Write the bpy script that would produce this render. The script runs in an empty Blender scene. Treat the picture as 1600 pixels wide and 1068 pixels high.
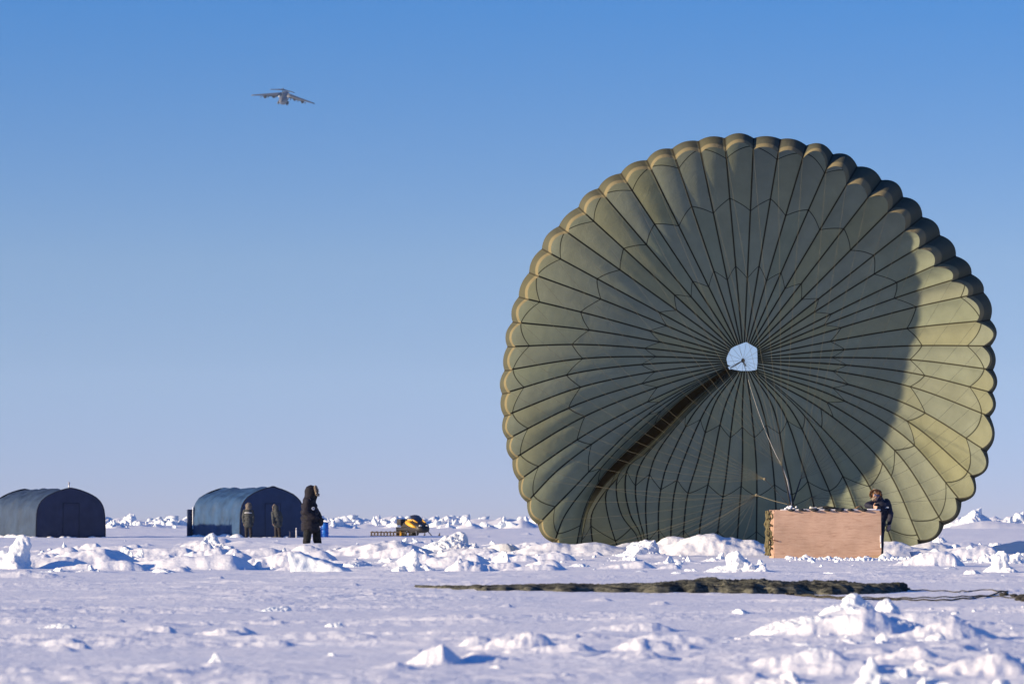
import bpy, bmesh, math, random
import numpy as np
from mathutils import Vector, Matrix, Euler

random.seed(7)
SC = bpy.context.scene
COL = SC.collection
F = 5333.33          # focal length in pixels of the 1600 px wide photograph (120 mm)
CAM_H = 0.9          # eye height above the ice
HOR = 811.0          # row of the true horizon

def P(px, py, y):
    """photo pixel + distance -> world point"""
    return Vector(((px-800.0)/F*y, y, CAM_H+(HOR-py)/F*y))

# ------------------------------------------------------------------ noise
def _hash(ix, iy, seed):
    h = (ix.astype(np.int64)*374761393 + iy.astype(np.int64)*668265263 + seed*1442695041) & 0xffffffff
    h = ((h ^ (h >> 13))*1274126177) & 0xffffffff
    h = (h ^ (h >> 16)) & 0xffffffff
    return h
def gnoise(x, y, seed=0):
    x = np.asarray(x, float); y = np.asarray(y, float)
    ix = np.floor(x); iy = np.floor(y)
    fx = x-ix; fy = y-iy
    ux = fx*fx*fx*(fx*(fx*6-15)+10); uy = fy*fy*fy*(fy*(fy*6-15)+10)
    def g(a, b, dx, dy):
        ang = _hash(ix+a, iy+b, seed)*(2*math.pi/4294967296.0)
        return np.cos(ang)*dx+np.sin(ang)*dy
    n00 = g(0, 0, fx, fy); n10 = g(1, 0, fx-1, fy)
    n01 = g(0, 1, fx, fy-1); n11 = g(1, 1, fx-1, fy-1)
    return ((n00*(1-ux)+n10*ux)*(1-uy)+(n01*(1-ux)+n11*ux)*uy)*1.5
def fbm(x, y, octv=4, seed=0, gain=.5):
    s = 0; a = 1; t = 0
    for o in range(octv):
        s = s+a*gnoise(x, y, seed+o*17); t += a
        x = x*2.03+5.1; y = y*2.03+1.7; a *= gain
    return s/t
def ridged(x, y, octv=4, seed=0, gain=.5):
    s = 0; a = 1; t = 0
    for o in range(octv):
        s = s+a*(1-np.abs(gnoise(x, y, seed+o*17))*1.6); t += a
        x = x*2.03+5.1; y = y*2.03+1.7; a *= gain
    return s/t
def cell(x, y, seed=0):
    """random value of the nearest cell, and difference of the two nearest distances"""
    ix = np.floor(x); iy = np.floor(y)
    best = np.full(np.shape(x), 9.0); sec = np.full(np.shape(x), 9.0); val = np.zeros(np.shape(x))
    for a in (-1, 0, 1):
        for b in (-1, 0, 1):
            h1 = _hash(ix+a, iy+b, seed)/4294967296.0
            h2 = _hash(ix+a, iy+b, seed+91)/4294967296.0
            h3 = _hash(ix+a, iy+b, seed+53)/4294967296.0
            d = np.hypot(ix+a+h1-x, iy+b+h2-y)
            m = d < best
            sec = np.where(m, best, np.minimum(sec, d))
            val = np.where(m, h3, val); best = np.where(m, d, best)
    return val, sec-best

# ------------------------------------------------------------------ tagging
def tag(o, label=None, cat=None, group=None, kind=None):
    if label: o['label'] = label
    if cat: o['category'] = cat
    if group: o['group'] = group
    if kind: o['kind'] = kind
    return o
def empty(name, loc=(0, 0, 0), rz=0.0, label=None, cat=None, group=None):
    o = bpy.data.objects.new(name, None); COL.objects.link(o)
    o.empty_display_size = .3
    o.location = loc; o.rotation_euler = (0, 0, rz)
    return tag(o, label, cat, group)
def link_mesh(name, me, mat, parent=None, smooth=True):
    o = bpy.data.objects.new(name, me); COL.objects.link(o)
    mats = mat if isinstance(mat, (list, tuple)) else [mat]
    for m in mats: me.materials.append(m)
    if smooth: me.polygons.foreach_set('use_smooth', [True]*len(me.polygons))
    if parent is not None: o.parent = parent
    me.update()
    return o

def displace(me, fn):
    n = len(me.vertices); co = np.empty(n*3, np.float32); no = np.empty(n*3, np.float32)
    me.vertices.foreach_get('co', co); me.vertex_normals.foreach_get('vector', no)
    co = co.reshape(-1, 3); d = np.array([fn(c) for c in co.tolist()])
    me.vertices.foreach_set('co', (co+no.reshape(-1, 3)*d[:, None]).astype(np.float32).ravel()); me.update()

class MB:
    """collects simple solids into ONE mesh"""
    def __init__(s): s.v = []; s.f = []; s.m = []
    def add(s, vs, fs, mi=0):
        n = len(s.v); s.v += [tuple(v) for v in vs]
        s.f += [tuple(i+n for i in f) for f in fs]; s.m += [mi]*len(fs); return s
    def box(s, c, size, rot=None, mi=0, bev=0.0, taper=1.0):
        hx, hy, hz = [q/2 for q in size]; b = min(bev, hx*.9, hy*.9, hz*.9)
        if b <= 0:
            vs = [Vector((sx*hx*(taper if sz > 0 else 1), sy*hy*(taper if sz > 0 else 1), sz*hz)) for sx in (-1, 1) for sy in (-1, 1) for sz in (-1, 1)]
            fs = [(0, 1, 3, 2), (4, 6, 7, 5), (0, 4, 5, 1), (2, 3, 7, 6), (0, 2, 6, 4), (1, 5, 7, 3)]
        else:
            bm = bmesh.new(); bmesh.ops.create_cube(bm, size=1.0)
            for v in bm.verts:
                v.co = Vector((v.co.x*2*hx, v.co.y*2*hy, v.co.z*2*hz))
                if v.co.z > 0: v.co.x *= taper; v.co.y *= taper
            bmesh.ops.bevel(bm, geom=bm.edges[:], offset=b, segments=2, affect='EDGES', profile=.5)
            bm.verts.index_update()
            vs = [v.co.copy() for v in bm.verts]; fs = [[v.index for v in f.verts] for f in bm.faces]; bm.free()
        R = rot.to_matrix() if isinstance(rot, Euler) else (rot if rot is not None else Matrix.Identity(3))
        c = Vector(c)
        return s.add([R @ v+c for v in vs], fs, mi)
    def tube(s, pts, r, n=6, mi=0, cap=True):
        pts = [Vector(p) for p in pts]; rs = r if isinstance(r, (list, tuple)) else [r]*len(pts)
        vs = []; fs = []; up = None
        for i, p in enumerate(pts):
            t = (pts[min(i+1, len(pts)-1)]-pts[max(i-1, 0)])
            if t.length < 1e-9: t = Vector((0, 0, 1))
            t.normalize()
            if up is None:
                up = Vector((0, 0, 1)) if abs(t.z) < .9 else Vector((1, 0, 0))
            a = t.cross(up)
            if a.length < 1e-6: a = t.cross(Vector((0, 1, 0)))
            a.normalize(); b = a.cross(t); b.normalize(); up = b
            for k in range(n):
                an = 2*math.pi*k/n
                vs.append(p+(a*math.cos(an)+b*math.sin(an))*rs[i])
        for i in range(len(pts)-1):
            for k in range(n):
                k2 = (k+1) % n
                fs.append((i*n+k, i*n+k2, (i+1)*n+k2, (i+1)*n+k))
        if cap:
            fs.append(tuple(range(n))[::-1]); m = (len(pts)-1)*n; fs.append(tuple(m+k for k in range(n)))
        return s.add(vs, fs, mi)
    def ell(s, c, r, rot=None, seg=14, ring=9, mi=0):
        R = rot.to_matrix() if isinstance(rot, Euler) else (rot if rot is not None else Matrix.Identity(3))
        c = Vector(c); vs = []; fs = []
        vs.append(R @ Vector((0, 0, r[2]))+c)
        for i in range(1, ring):
            th = math.pi*i/ring
            for k in range(seg):
                ph = 2*math.pi*k/seg
                vs.append(R @ Vector((r[0]*math.sin(th)*math.cos(ph), r[1]*math.sin(th)*math.sin(ph), r[2]*math.cos(th)))+c)
        vs.append(R @ Vector((0, 0, -r[2]))+c); last = len(vs)-1
        for k in range(seg):
            fs.append((0, 1+k, 1+(k+1) % seg))
            for i in range(ring-2):
                a = 1+i*seg
                fs.append((a+k, a+seg+k, a+seg+(k+1) % seg, a+(k+1) % seg))
            a = 1+(ring-2)*seg
            fs.append((a+k, last, a+(k+1) % seg))
        return s.add(vs, fs, mi)
    def cap(s, p0, p1, r0, r1=None, n=12, mi=0):
        r1 = r0 if r1 is None else r1
        p0 = Vector(p0); p1 = Vector(p1); d = p1-p0; L = max(d.length, 1e-6); t = d/L
        pts = []; rs = []
        for q in (-.98, -.75, -.4): pts.append(p0+t*r0*q); rs.append(r0*math.sqrt(1-q*q))
        for q in (0, .33, .66, 1): pts.append(p0+d*q); rs.append(r0+(r1-r0)*q)
        for q in (.4, .75, .98): pts.append(p1+t*r1*q); rs.append(r1*math.sqrt(1-q*q))
        return s.tube(pts, rs, n, mi)
    def mesh(s, name):
        me = bpy.data.meshes.new(name); me.from_pydata(s.v, [], s.f)
        if any(s.m): me.polygons.foreach_set('material_index', s.m)
        return me
    def build(s, name, mat, parent=None, smooth=False):
        return link_mesh(name, s.mesh(name), mat, parent, smooth)
    def remesh(s, name, mat, parent=None, voxel=.02, smooth=4, wrinkle=0.0, wscale=9.0):
        """one continuous surface grown round all the pieces"""
        me = s.mesh(name); o = bpy.data.objects.new(name, me); COL.objects.link(o)
        m = o.modifiers.new('r', 'REMESH'); m.mode = 'VOXEL'; m.voxel_size = voxel
        if smooth:
            q = o.modifiers.new('s', 'SMOOTH'); q.iterations = smooth; q.factor = .5
        dg = bpy.context.evaluated_depsgraph_get()
        new = bpy.data.meshes.new_from_object(o.evaluated_get(dg))
        bpy.data.objects.remove(o); bpy.data.meshes.remove(me)
        new.name = name
        if wrinkle:
            from mathutils import noise as mn
            displace(new, lambda c: (mn.noise(Vector((c[0], c[1], c[2]*1.7))*wscale)+.5*mn.noise(Vector(c)*wscale*2.3))*wrinkle)
        return link_mesh(name, new, mat, parent, True)

# ------------------------------------------------------------------ materials
def nd(nt, typ, loc=(0, 0), **kw):
    n = nt.nodes.new(typ); n.location = loc
    for k, v in kw.items():
        if k.startswith('i_'): n.inputs[k[2:].replace('_', ' ')].default_value = v
        else: setattr(n, k, v)
    return n
def mat(name, col, rough=.8, var=.15, scale=12.0, bump=.0, bscale=60.0, spec=.3, metal=0.0, col2=None, stretch=(1, 1, 1), sss=0.0, coord='Object'):
    m = bpy.data.materials.new(name); m.use_nodes = True
    nt = m.node_tree; b = nt.nodes['Principled BSDF']; L = nt.links.new
    tc = nd(nt, 'ShaderNodeTexCoord'); mp = nd(nt, 'ShaderNodeMapping'); mp.inputs['Scale'].default_value = stretch
    L(tc.outputs[coord], mp.inputs['Vector'])
    n = nd(nt, 'ShaderNodeTexNoise'); n.inputs['Scale'].default_value = scale; n.inputs['Detail'].default_value = 5
    L(mp.outputs[0], n.inputs['Vector'])
    r = nd(nt, 'ShaderNodeValToRGB')
    c2 = col2 if col2 else tuple(min(1, c*(1+var)) for c in col)
    c1 = tuple(c*(1-var) for c in col)
    r.color_ramp.elements[0].position = .32; r.color_ramp.elements[1].position = .68
    r.color_ramp.elements[0].color = (*c1, 1); r.color_ramp.elements[1].color = (*c2, 1)
    L(n.outputs['Fac'], r.inputs['Fac']); L(r.outputs['Color'], b.inputs['Base Color'])
    b.inputs['Roughness'].default_value = rough; b.inputs['Specular IOR Level'].default_value = spec
    b.inputs['Metallic'].default_value = metal
    if sss:
        b.inputs['Subsurface Weight'].default_value = sss
        b.inputs['Subsurface Radius'].default_value = (.03, .06, .1); b.inputs['Subsurface Scale'].default_value = 1.0
    if bump:
        n2 = nd(nt, 'ShaderNodeTexNoise'); n2.inputs['Scale'].default_value = bscale; n2.inputs['Detail'].default_value = 4
        L(mp.outputs[0], n2.inputs['Vector'])
        bp = nd(nt, 'ShaderNodeBump'); bp.inputs['Strength'].default_value = bump; bp.inputs['Distance'].default_value = .03
        L(n2.outputs['Fac'], bp.inputs['Height']); L(bp.outputs[0], b.inputs['Normal'])
    return m
# ------------------------------------------------------------------ camera, sun, sky
cam = bpy.data.cameras.new('camera'); camo = bpy.data.objects.new('camera', cam); COL.objects.link(camo)
cam.sensor_width = 36; cam.lens = 120; cam.clip_end = 30000; cam.clip_start = .1
cam.shift_y = (HOR-534.0)/1600.0
camo.location = (0, 0, CAM_H); camo.rotation_euler = (math.pi/2, 0, 0)
cam.dof.use_dof = True; cam.dof.focus_distance = 88; cam.dof.aperture_fstop = 4.4
SC.camera = camo

SUN_EL = math.radians(12.3); SUN_AZ = math.radians(-111.5)   # azimuth from the view direction, negative to the left
S = Vector((math.sin(SUN_AZ)*math.cos(SUN_EL), math.cos(SUN_AZ)*math.cos(SUN_EL), math.sin(SUN_EL)))
sl = bpy.data.lights.new('sun', 'SUN'); sl.energy = 4.7; sl.angle = math.radians(.9); sl.color = (1.0, .795, .535)
so = bpy.data.objects.new('sun', sl); COL.objects.link(so)
so.rotation_euler = (-S).to_track_quat('-Z', 'Y').to_euler()

w = bpy.data.worlds.new('World'); SC.world = w; w.use_nodes = True
nt = w.node_tree; bg = nt.nodes['Background']; L = nt.links.new
tc = nd(nt, 'ShaderNodeTexCoord'); sp = nd(nt, 'ShaderNodeSeparateXYZ'); L(tc.outputs['Generated'], sp.inputs[0])
# clear arctic air: the blue deepens within a few degrees of the horizon
mx = nd(nt, 'ShaderNodeMath', operation='MAXIMUM'); mx.inputs[1].default_value = 0.0; L(sp.outputs['Z'], mx.inputs[0])
mr = nd(nt, 'ShaderNodeMath', operation='MULTIPLY'); mr.inputs[1].default_value = 3.4; L(mx.outputs[0], mr.inputs[0])
ad = nd(nt, 'ShaderNodeMath', operation='ADD'); ad.inputs[1].default_value = 0.07; L(mr.outputs[0], ad.inputs[0])
cb = nd(nt, 'ShaderNodeCombineXYZ'); L(sp.outputs['X'], cb.inputs[0]); L(sp.outputs['Y'], cb.inputs[1]); L(ad.outputs[0], cb.inputs[2])
nm = nd(nt, 'ShaderNodeVectorMath', operation='NORMALIZE'); L(cb.outputs[0], nm.inputs[0])
sky = nd(nt, 'ShaderNodeTexSky'); sky.sky_type = 'NISHITA'; sky.sun_disc = False
sky.sun_elevation = SUN_EL; sky.sun_rotation = SUN_AZ % (2*math.pi)
sky.altitude = 0; sky.air_density = 1.0; sky.dust_density = 0.2; sky.ozone_density = 3.0
L(nm.outputs[0], sky.inputs[0])
hs = nd(nt, 'ShaderNodeHueSaturation'); hs.inputs['Saturation'].default_value = 1.15; hs.inputs['Hue'].default_value = .5
L(sky.outputs[0], hs.inputs['Color'])
# colour balance of the sky by elevation (lavender at the horizon, deep blue overhead)
er = nd(nt, 'ShaderNodeValToRGB'); e = er.color_ramp.elements
tab = [(0.0, (.88, .57, .74)), (.04, (1.54, .95, .87)), (.075, (1.70, 1.10, .96)), (.15, (.74, 1.06, 1.27)), (.32, (.40, .80, 1.32)), (1.0, (.32, .70, 1.22))]
while len(e) < len(tab): e.new(.5)
for q, (pp, cc) in zip(e, tab): q.position = pp; q.color = (*[c*.5 for c in cc], 1)
L(mx.outputs[0], er.inputs['Fac'])
vm = nd(nt, 'ShaderNodeVectorMath', operation='MULTIPLY'); L(hs.outputs[0], vm.inputs[0]); L(er.outputs[0], vm.inputs[1])
vs = nd(nt, 'ShaderNodeVectorMath', operation='SCALE'); vs.inputs['Scale'].default_value = 2.0; L(vm.outputs[0], vs.inputs[0])
L(vs.outputs[0], bg.inputs['Color'])
bg.inputs['Strength'].default_value = .13
SC.view_settings.view_transform = 'Standard'; SC.view_settings.look = 'None'; SC.view_settings.gamma = 1
SC.view_settings.exposure = .85
SC.cycles.max_bounces = 8; SC.cycles.diffuse_bounces = 4; SC.cycles.transmission_bounces = 6
# ------------------------------------------------------------------ snow-covered sea ice
def rows(a, b, n, log=True):
    return list(np.geomspace(a, b, n, endpoint=False)) if log else list(np.linspace(a, b, n, endpoint=False))
YS = np.array(rows(2, 16, 60)+rows(16, 60, 500)+rows(60, 112, 430, False)+rows(112, 320, 230)+rows(320, 1100, 230)+rows(1100, 9000, 40)+[9000.0])
_out = .18*np.geomspace(1, 16, 46)[1:]
US = np.concatenate([-_out[::-1], np.linspace(-.18, .18, 1000), _out])
GX = YS[:, None]*US[None, :]; GY = np.repeat(YS[:, None], len(US), 1)

def smooth(a, b, x):
    t = np.clip((x-a)/(b-a), 0, 1); return t*t*(3-2*t)

base = .05*gnoise(GX/9, GY/14, 1)+.03*fbm(GX/3, GY/4.5, 3, 5)
# wind-packed sastrugi, drawn out along x, finer ones only where the sheet is fine enough to carry them
near = 1-smooth(45, 130, GY)
s1 = np.clip(ridged(GX/3.2+.3*gnoise(GX/2, GY/2, 8), GY/1.1, 3, 11)-.60, 0, 1)
patch = smooth(-.15, .35, gnoise(GX/4, GY/3, 21))
base += near*(.10*s1*patch+(.004+.010*patch)*fbm(GX/.16, GY/.16, 3, 31)*(1-smooth(28, 60, GY)*.5))
base += (1-near)*.05*fbm(GX/2.2, GY/2.5, 3, 41)
base += .010*fbm(GX/.8, GY/.35, 3, 36)*near*(.4+patch)

HB = np.zeros_like(base)
def bump(px, py, wl, wr, h, y=None, ry=None, a=1.0, b=1.2, rough=.25, seed=0, blocky=0.0, world=None):
    """one hummock: px/py the foot of its front in the photo, wl/wr half widths and h height in photo pixels"""
    global HB
    if world is None:
        if y is None: y = CAM_H*F/(py-HOR)
        k = y/F; cx = (px-800)*k; cy = y; wl *= k; wr *= k; h *= k
    else:
        cx, cy = world
    if ry is None: ry = .8*min(wl+wr, 2.4*h+.2)/2+.25*(wl+wr)/2
    cy = cy+ry*.7
    r0, r1 = np.searchsorted(YS, [cy-1.35*ry, cy+1.35*ry])
    if r1-r0 < 2: r1 = r0+2
    ym = max(cy-1.35*ry, 1.0); yM = cy+1.35*ry
    xa = cx-1.4*wl; xb = cx+1.4*wr
    c0, c1 = np.searchsorted(US, [min(xa/ym, xa/yM), max(xb/ym, xb/yM)])
    if c1-c0 < 2: return
    X = GX[r0:r1, c0:c1]; Y = GY[r0:r1, c0:c1]
    dx = X-cx; dy = Y-cy
    rx = np.where(dx < 0, wl, wr); sc = max(.12, .35*(wl+wr)/2)
    n1 = fbm(X/sc+seed*3.1, Y/sc, 3, 100+seed % 50); n2 = fbm(X/sc-seed*1.7, Y/sc+9, 3, 160+seed % 50)
    d = np.hypot(dx/rx+n1*rough*1.2, dy/ry+n2*rough*1.2)
    prof = np.clip(1-d**a, 0, 1)**b
    z = h*prof
    if blocky:
        cs = max(.16, .3*min(wl+wr, 2*ry))
        v, e = cell(X/cs+seed, Y/cs*.8, 7+seed % 40)
        v2, e2 = cell(X/cs*2.1+seed, Y/cs*1.8, 27+seed % 40)
        z = z*(1-blocky*.75+blocky*(1.05*v+.35*v2))+h*prof**.5*blocky*.18*np.minimum(e*3, 1)
    z = z+h*rough*.35*prof**.6*(ridged(X/sc*1.5, Y/sc*1.5, 3, 60+seed % 30)-.6)
    HB[r0:r1, c0:c1] = np.maximum(HB[r0:r1, c0:c1], z)+.25*np.clip(np.minimum(HB[r0:r1, c0:c1], z), 0, None)

# (px, py foot, half width left, right, height, a, b, blocky)
HUM = [
 # --- near right: the big heap with twin peaks and the lumps in front of it
 (1340, 985, 105, 250, 34, 1.0, 1.3, 0), (1338, 972, 36, 60, 46, 1.3, .8, .25), (1388, 975, 22, 55, 40, 1.2, .9, .2), (1300, 978, 45, 50, 24, 1, 1.2, .2),
 (1440, 985, 60, 170, 22, 1, 1.4, 0), (1385, 1012, 36, 45, 32, 1.2, 1.0, .5), (1330, 1015, 60, 60, 20, 1, 1.2, .4), (1275, 1036, 42, 60, 34, 1.1, 1, .6),
 (1245, 1020, 60, 40, 20, 1, 1.2, .3), (1310, 1044, 30, 50, 22, 1, 1, .5), (1358, 1082, 26, 34, 66, 1.25, .95, .3), (1510, 1030, 40, 30, 24, 1.1, 1, .4),
 (1545, 1024, 18, 30, 20, 1.2, 1, .5), (1590, 1052, 50, 60, 38, 1.1, 1, .3), (1470, 1075, 50, 60, 26, 1, 1, .4), (1570, 1080, 40, 60, 30, 1, 1, .4),
 (1200, 1012, 45, 40, 20, 1, 1.1, .3), (1135, 1012, 60, 60, 12, 1, 1.3, .2), (1160, 958, 60, 40, 12, 1, 1.2, .3), (1420, 1060, 30, 90, 22, 1, 1.2, .2),
 # --- near centre and left drifts
 (830, 1022, 95, 50, 30, 1.1, 1.2, 0), (745, 1016, 30, 40, 18, 1, 1, .1), (690, 1044, 52, 30, 34, 1.1, 1.0, .1), (742, 1042, 30, 70, 20, 1, 1.2, .1),
 (590, 1012, 60, 200, 10, 1, 1.2, .1), (1000, 1026, 45, 90, 22, 1.1, 1.2, .1), (1020, 1012, 30, 100, 12, 1, 1.2, 0), (335, 1049, 26, 26, 30, 1.0, .75, .3), (335, 1052, 44, 40, 10, 1, 1, .1),
 (505, 1038, 30, 40, 14, 1, 1, .3), (470, 1040, 25, 25, 10, 1, 1, .3), (520, 1030, 20, 25, 18, 1.1, 1, .4), (68, 1068, 26, 24, 18, 1, 1, .3), (620, 1052, 40, 30, 12, 1, 1.2, .1),
 (95, 978, 70, 60, 9, 1, 1.3, .3), (190, 990, 120, 120, 9, 1, 1.3, .1), (240, 1010, 160, 150, 7, 1, 1.4, 0), (30, 972, 80, 60, 7, 1, 1.3, .1), (150, 965, 150, 120, 6, 1, 1.3, 0),
 (60, 940, 90, 60, 6, 1, 1.4, 0), (300, 934, 230, 60, 7, 1, 1.1, 0), (250, 975, 250, 50, 8, 1, 1.1, 0), (520, 1000, 220, 60, 8, 1, 1.1, 0), (520, 975, 40, 50, 7, 1, 1.3, .2), (430, 950, 40, 60, 6, 1, 1.2, .2),
 # --- middle rubble band
 (100, 868, 20, 18, 24, 1.1, .8, .2), (30, 900, 70, 90, 12, 1, 1.3, 0), (196, 872, 24, 16, 22, 1.6, .7, .3), (218, 870, 12, 14, 17, 1.6, .7, .2), (150, 862, 40, 60, 12, 1, 1.1, .3),
 (90, 893, 40, 30, 10, 1, 1, .4), (140, 893, 26, 24, 16, 1.1, .9, .5), (20, 885, 20, 18, 8, 1.2, .9, .3), (250, 892, 60, 80, 7, 1, 1.2, .4), (270, 874, 50, 60, 8, 1, 1.2, .2),
 (330, 858, 30, 60, 14, 1, 1.1, .2), (365, 874, 14, 16, 17, 1.7, .7, 0), (360, 884, 22, 22, 12, 1, 1, .5), (402, 886, 30, 20, 14, 1, 1, .6), (445, 866, 20, 24, 16, 1.2, .9, .4),
 (475, 872, 50, 60, 8, 1, 1.1, .4), (520, 862, 20, 60, 10, 1, 1.1, .2), (560, 884, 40, 60, 10, 1, 1.2, .2), (600, 880, 36, 40, 13, 1, 1.1, .5), (628, 870, 20, 14, 22, 1.2, .8, .6),
 (590, 862, 30, 30, 8, 1, 1.1, .4), (630, 850, 16, 12, 14, 1.2, .8, .3), (650, 850, 14, 14, 13, 1.2, .8, .3), (662, 868, 28, 34, 16, 1, 1, .6), (705, 860, 42, 44, 30, 1.35, .9, .15),
 (740, 858, 16, 24, 14, 1.1, 1, .3), (720, 890, 22, 50, 20, 1.0, .85, 0), (778, 884, 26, 36, 24, 1.2, .9, .3), (745, 876, 40, 30, 13, 1, 1.1, .3), (815, 878, 24, 30, 14, 1, 1, .4),
 (830, 858, 20, 40, 10, 1, 1, .3), (770, 852, 22, 18, 10, 1, 1, .5), (870, 862, 34, 40, 9, 1, 1.1, .4), (905, 884, 40, 40, 7, 1, 1.1, .3), (1015, 874, 70, 60, 30, 1.15, 1.0, .35),
 (985, 878, 34, 30, 18, 1.1, .9, .4), (1050, 882, 40, 30, 18, 1, 1, .5), (1075, 880, 24, 30, 16, 1, 1, .4), (1085, 894, 40, 40, 9, 1, 1, .5), (1000, 896, 40, 50, 8, 1, 1, .5),
 (1155, 894, 46, 62, 34, 1.2, .95, .3), (1125, 878, 26, 24, 20, 1.2, .9, .35), (1190, 886, 30, 40, 16, 1, 1, .4), (1150, 868, 26, 30, 16, 1, 1, .3), (1060, 898, 30, 30, 8, 1, 1, .5),
 (1300, 898, 40, 50, 7, 1, 1, .6), (1400, 860, 20, 26, 24, 1.3, .9, .4), (1425, 856, 26, 24, 18, 1, 1, .5), (1470, 850, 30, 40, 16, 1.1, 1, .4), (1500, 858, 40, 60, 12, 1, 1, .5),
 (1560, 856, 50, 60, 12, 1, 1, .6), (1520, 900, 60, 60, 14, 1, 1.1, .4), (1570, 892, 60, 60, 28, 1.1, 1, .4), (1590, 880, 30, 40, 24, 1, 1, .6), (1545, 880, 46, 30, 22, 1, 1, .4),
 (1480, 892, 40, 40, 10, 1, 1, .3), (1430, 884, 40, 40, 8, 1, 1, .5), (1590, 862, 40, 40, 12, 1, 1, .5),
]
CHUNKS = []      # (x, y, half width, half depth, height, seed, lod)
rng = np.random.default_rng(5)
for i, (px, py, wl, wr, h, a, b, bl) in enumerate(HUM):
    hh = h*(.22 if bl > .12 else 1.0)
    bump(px, py, wl*1.15, wr*1.2, hh, a=a, b=b, blocky=0, seed=i*7+3, rough=.22)
# drift that hides the lower edge of the canopy, and the one the walker stands behind
for i, (px, wl, wr, h, yy) in enumerate([(860, 60, 60, 20, 84), (930, 70, 70, 21, 84), (1000, 70, 60, 20, 85), (1110, 70, 80, 36, 82), (1055, 60, 60, 30, 83), (1180, 50, 40, 24, 82),
                                         (1400, 60, 60, 24, 83), (1460, 60, 70, 22, 84), (480, 90, 110, 12, 98), (400, 90, 90, 9, 110)]):
    bump(px, HOR+CAM_H*F/yy, wl*1.3, wr*1.3, h, y=yy, ry=1.3, a=1.2, b=1.1, rough=.15, seed=300+i)

# random rubble: clusters in the middle band and the pressure ridges towards the horizon
def scatter(n, y0, y1, umax, hm, dens=None, seed=0, blocky=.5):
    k = 0
    for i in range(n*6):
        if k >= n: break
        u = rng.uniform(-umax, umax); y = math.exp(rng.uniform(math.log(y0), math.log(y1)))
        if dens is not None and rng.random() > dens(u, y): continue
        k += 1
        h = hm*(.25+rng.pareto(2.6)*.45); h = min(h, hm*(2.6 if y < 480 else 1.25))
        wx = h*rng.uniform(.8, 2.2)
        bump(0, 0, wx*rng.uniform(.7, 1.2), wx*rng.uniform(.9, 1.9), h, world=(u*y, y), ry=max(wx*rng.uniform(.7, 1.3), .011*y if y > 400 else 0),
             a=rng.uniform(1, 1.5), b=rng.uniform(.8, 1.2), blocky=0, seed=seed+i, rough=.16)
        nq = rng.poisson(1.6)
        for q in range(nq):
            s = h*rng.uniform(.3, .8)*(1.25 if y > 480 else 1)
            CHUNKS.append((u*y+rng.normal(0, .6)*wx, y+rng.normal(0, .5)*wx, s*rng.uniform(.6, 1.5), s*rng.uniform(.6, 1.3), s*rng.uniform(.8, 1.25), seed+i*5+q, 3 if y < 140 else 2))
def patchy(f, t=.05):
    return lambda u, y: float(np.clip((gnoise(np.array(u*22), np.array(math.log(y)*6.), f)-t)*3, 0, 1))
clear = lambda u, y: 0.0 if (-.19*1 < u and abs(u-.092) < .035 and 60 < y < 80) else 1.0
scatter(80, 62, 125, .2, .10, lambda u, y: patchy(77, -.1)(u, y)*clear(u, y), 1000)
scatter(14, 24, 62, .2, .035, patchy(78, .05), 2000, .3)
# low wind drifts with long lee tails: densest in the rubble band
def drifts(n, y0, y1, umax, h0, h1, seed, dens=None):
    k = 0
    for i in range(n*5):
        if k >= n: break
        u = rng.uniform(-umax, umax); y = rng.uniform(y0, y1)
        if dens is not None and rng.random() > dens(u, y): continue
        k += 1; h = rng.uniform(h0, h1)*(.4+.6*rng.random()); wx = h*rng.uniform(2.0, 4.5)
        bump(0, 0, wx*rng.uniform(1.2, 2.4), wx*rng.uniform(.4, .8), h, world=(u*y, y), ry=wx*rng.uniform(.5, 1.0), a=rng.uniform(1.1, 1.7), b=rng.uniform(.8, 1.2), blocky=0, seed=seed+i, rough=.2)
heapclear = lambda u, y: clear(u, y)*(0.0 if (40 < y < 46 and -.03 < u < .15) else 1.0)
drifts(140, 60, 118, .2, .10, .30, 12000, clear)
drifts(46, 62, 92, .2, .22, .38, 13000, lambda u, y: clear(u, y)*(.25 if -.08 < u < -.04 else 1))
drifts(40, 19, 36, .2, .03, .09, 14000); drifts(40, 36, 60, .2, .02, .05, 15000, heapclear); drifts(60, 118, 300, .2, .05, .18, 16000)
for i_, (px_, py_, wl_, wr_, h_) in enumerate([(1365, 1000, 170, 80, 44), (1300, 1052, 150, 60, 34), (1570, 1060, 150, 80, 36), (1500, 1004, 130, 70, 28), (1440, 1040, 90, 50, 26), (1010, 1040, 120, 50, 16), (1180, 1075, 120, 50, 22)]):
    bump(px_, py_, wl_, wr_, h_, a=1.15, b=1.15, rough=.22, seed=700+i_)
scatter(40, 125, 330, .2, .12, patchy(79, .1), 3000)
scatter(60, 330, 480, .2, .45, patchy(80, .1), 4000, .7)
scatter(700, 480, 760, .27, 1.0, patchy(81, -.3), 6000, .7)
scatter(1500, 760, 1080, .28, 1.5, None, 8000, .5)
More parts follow.
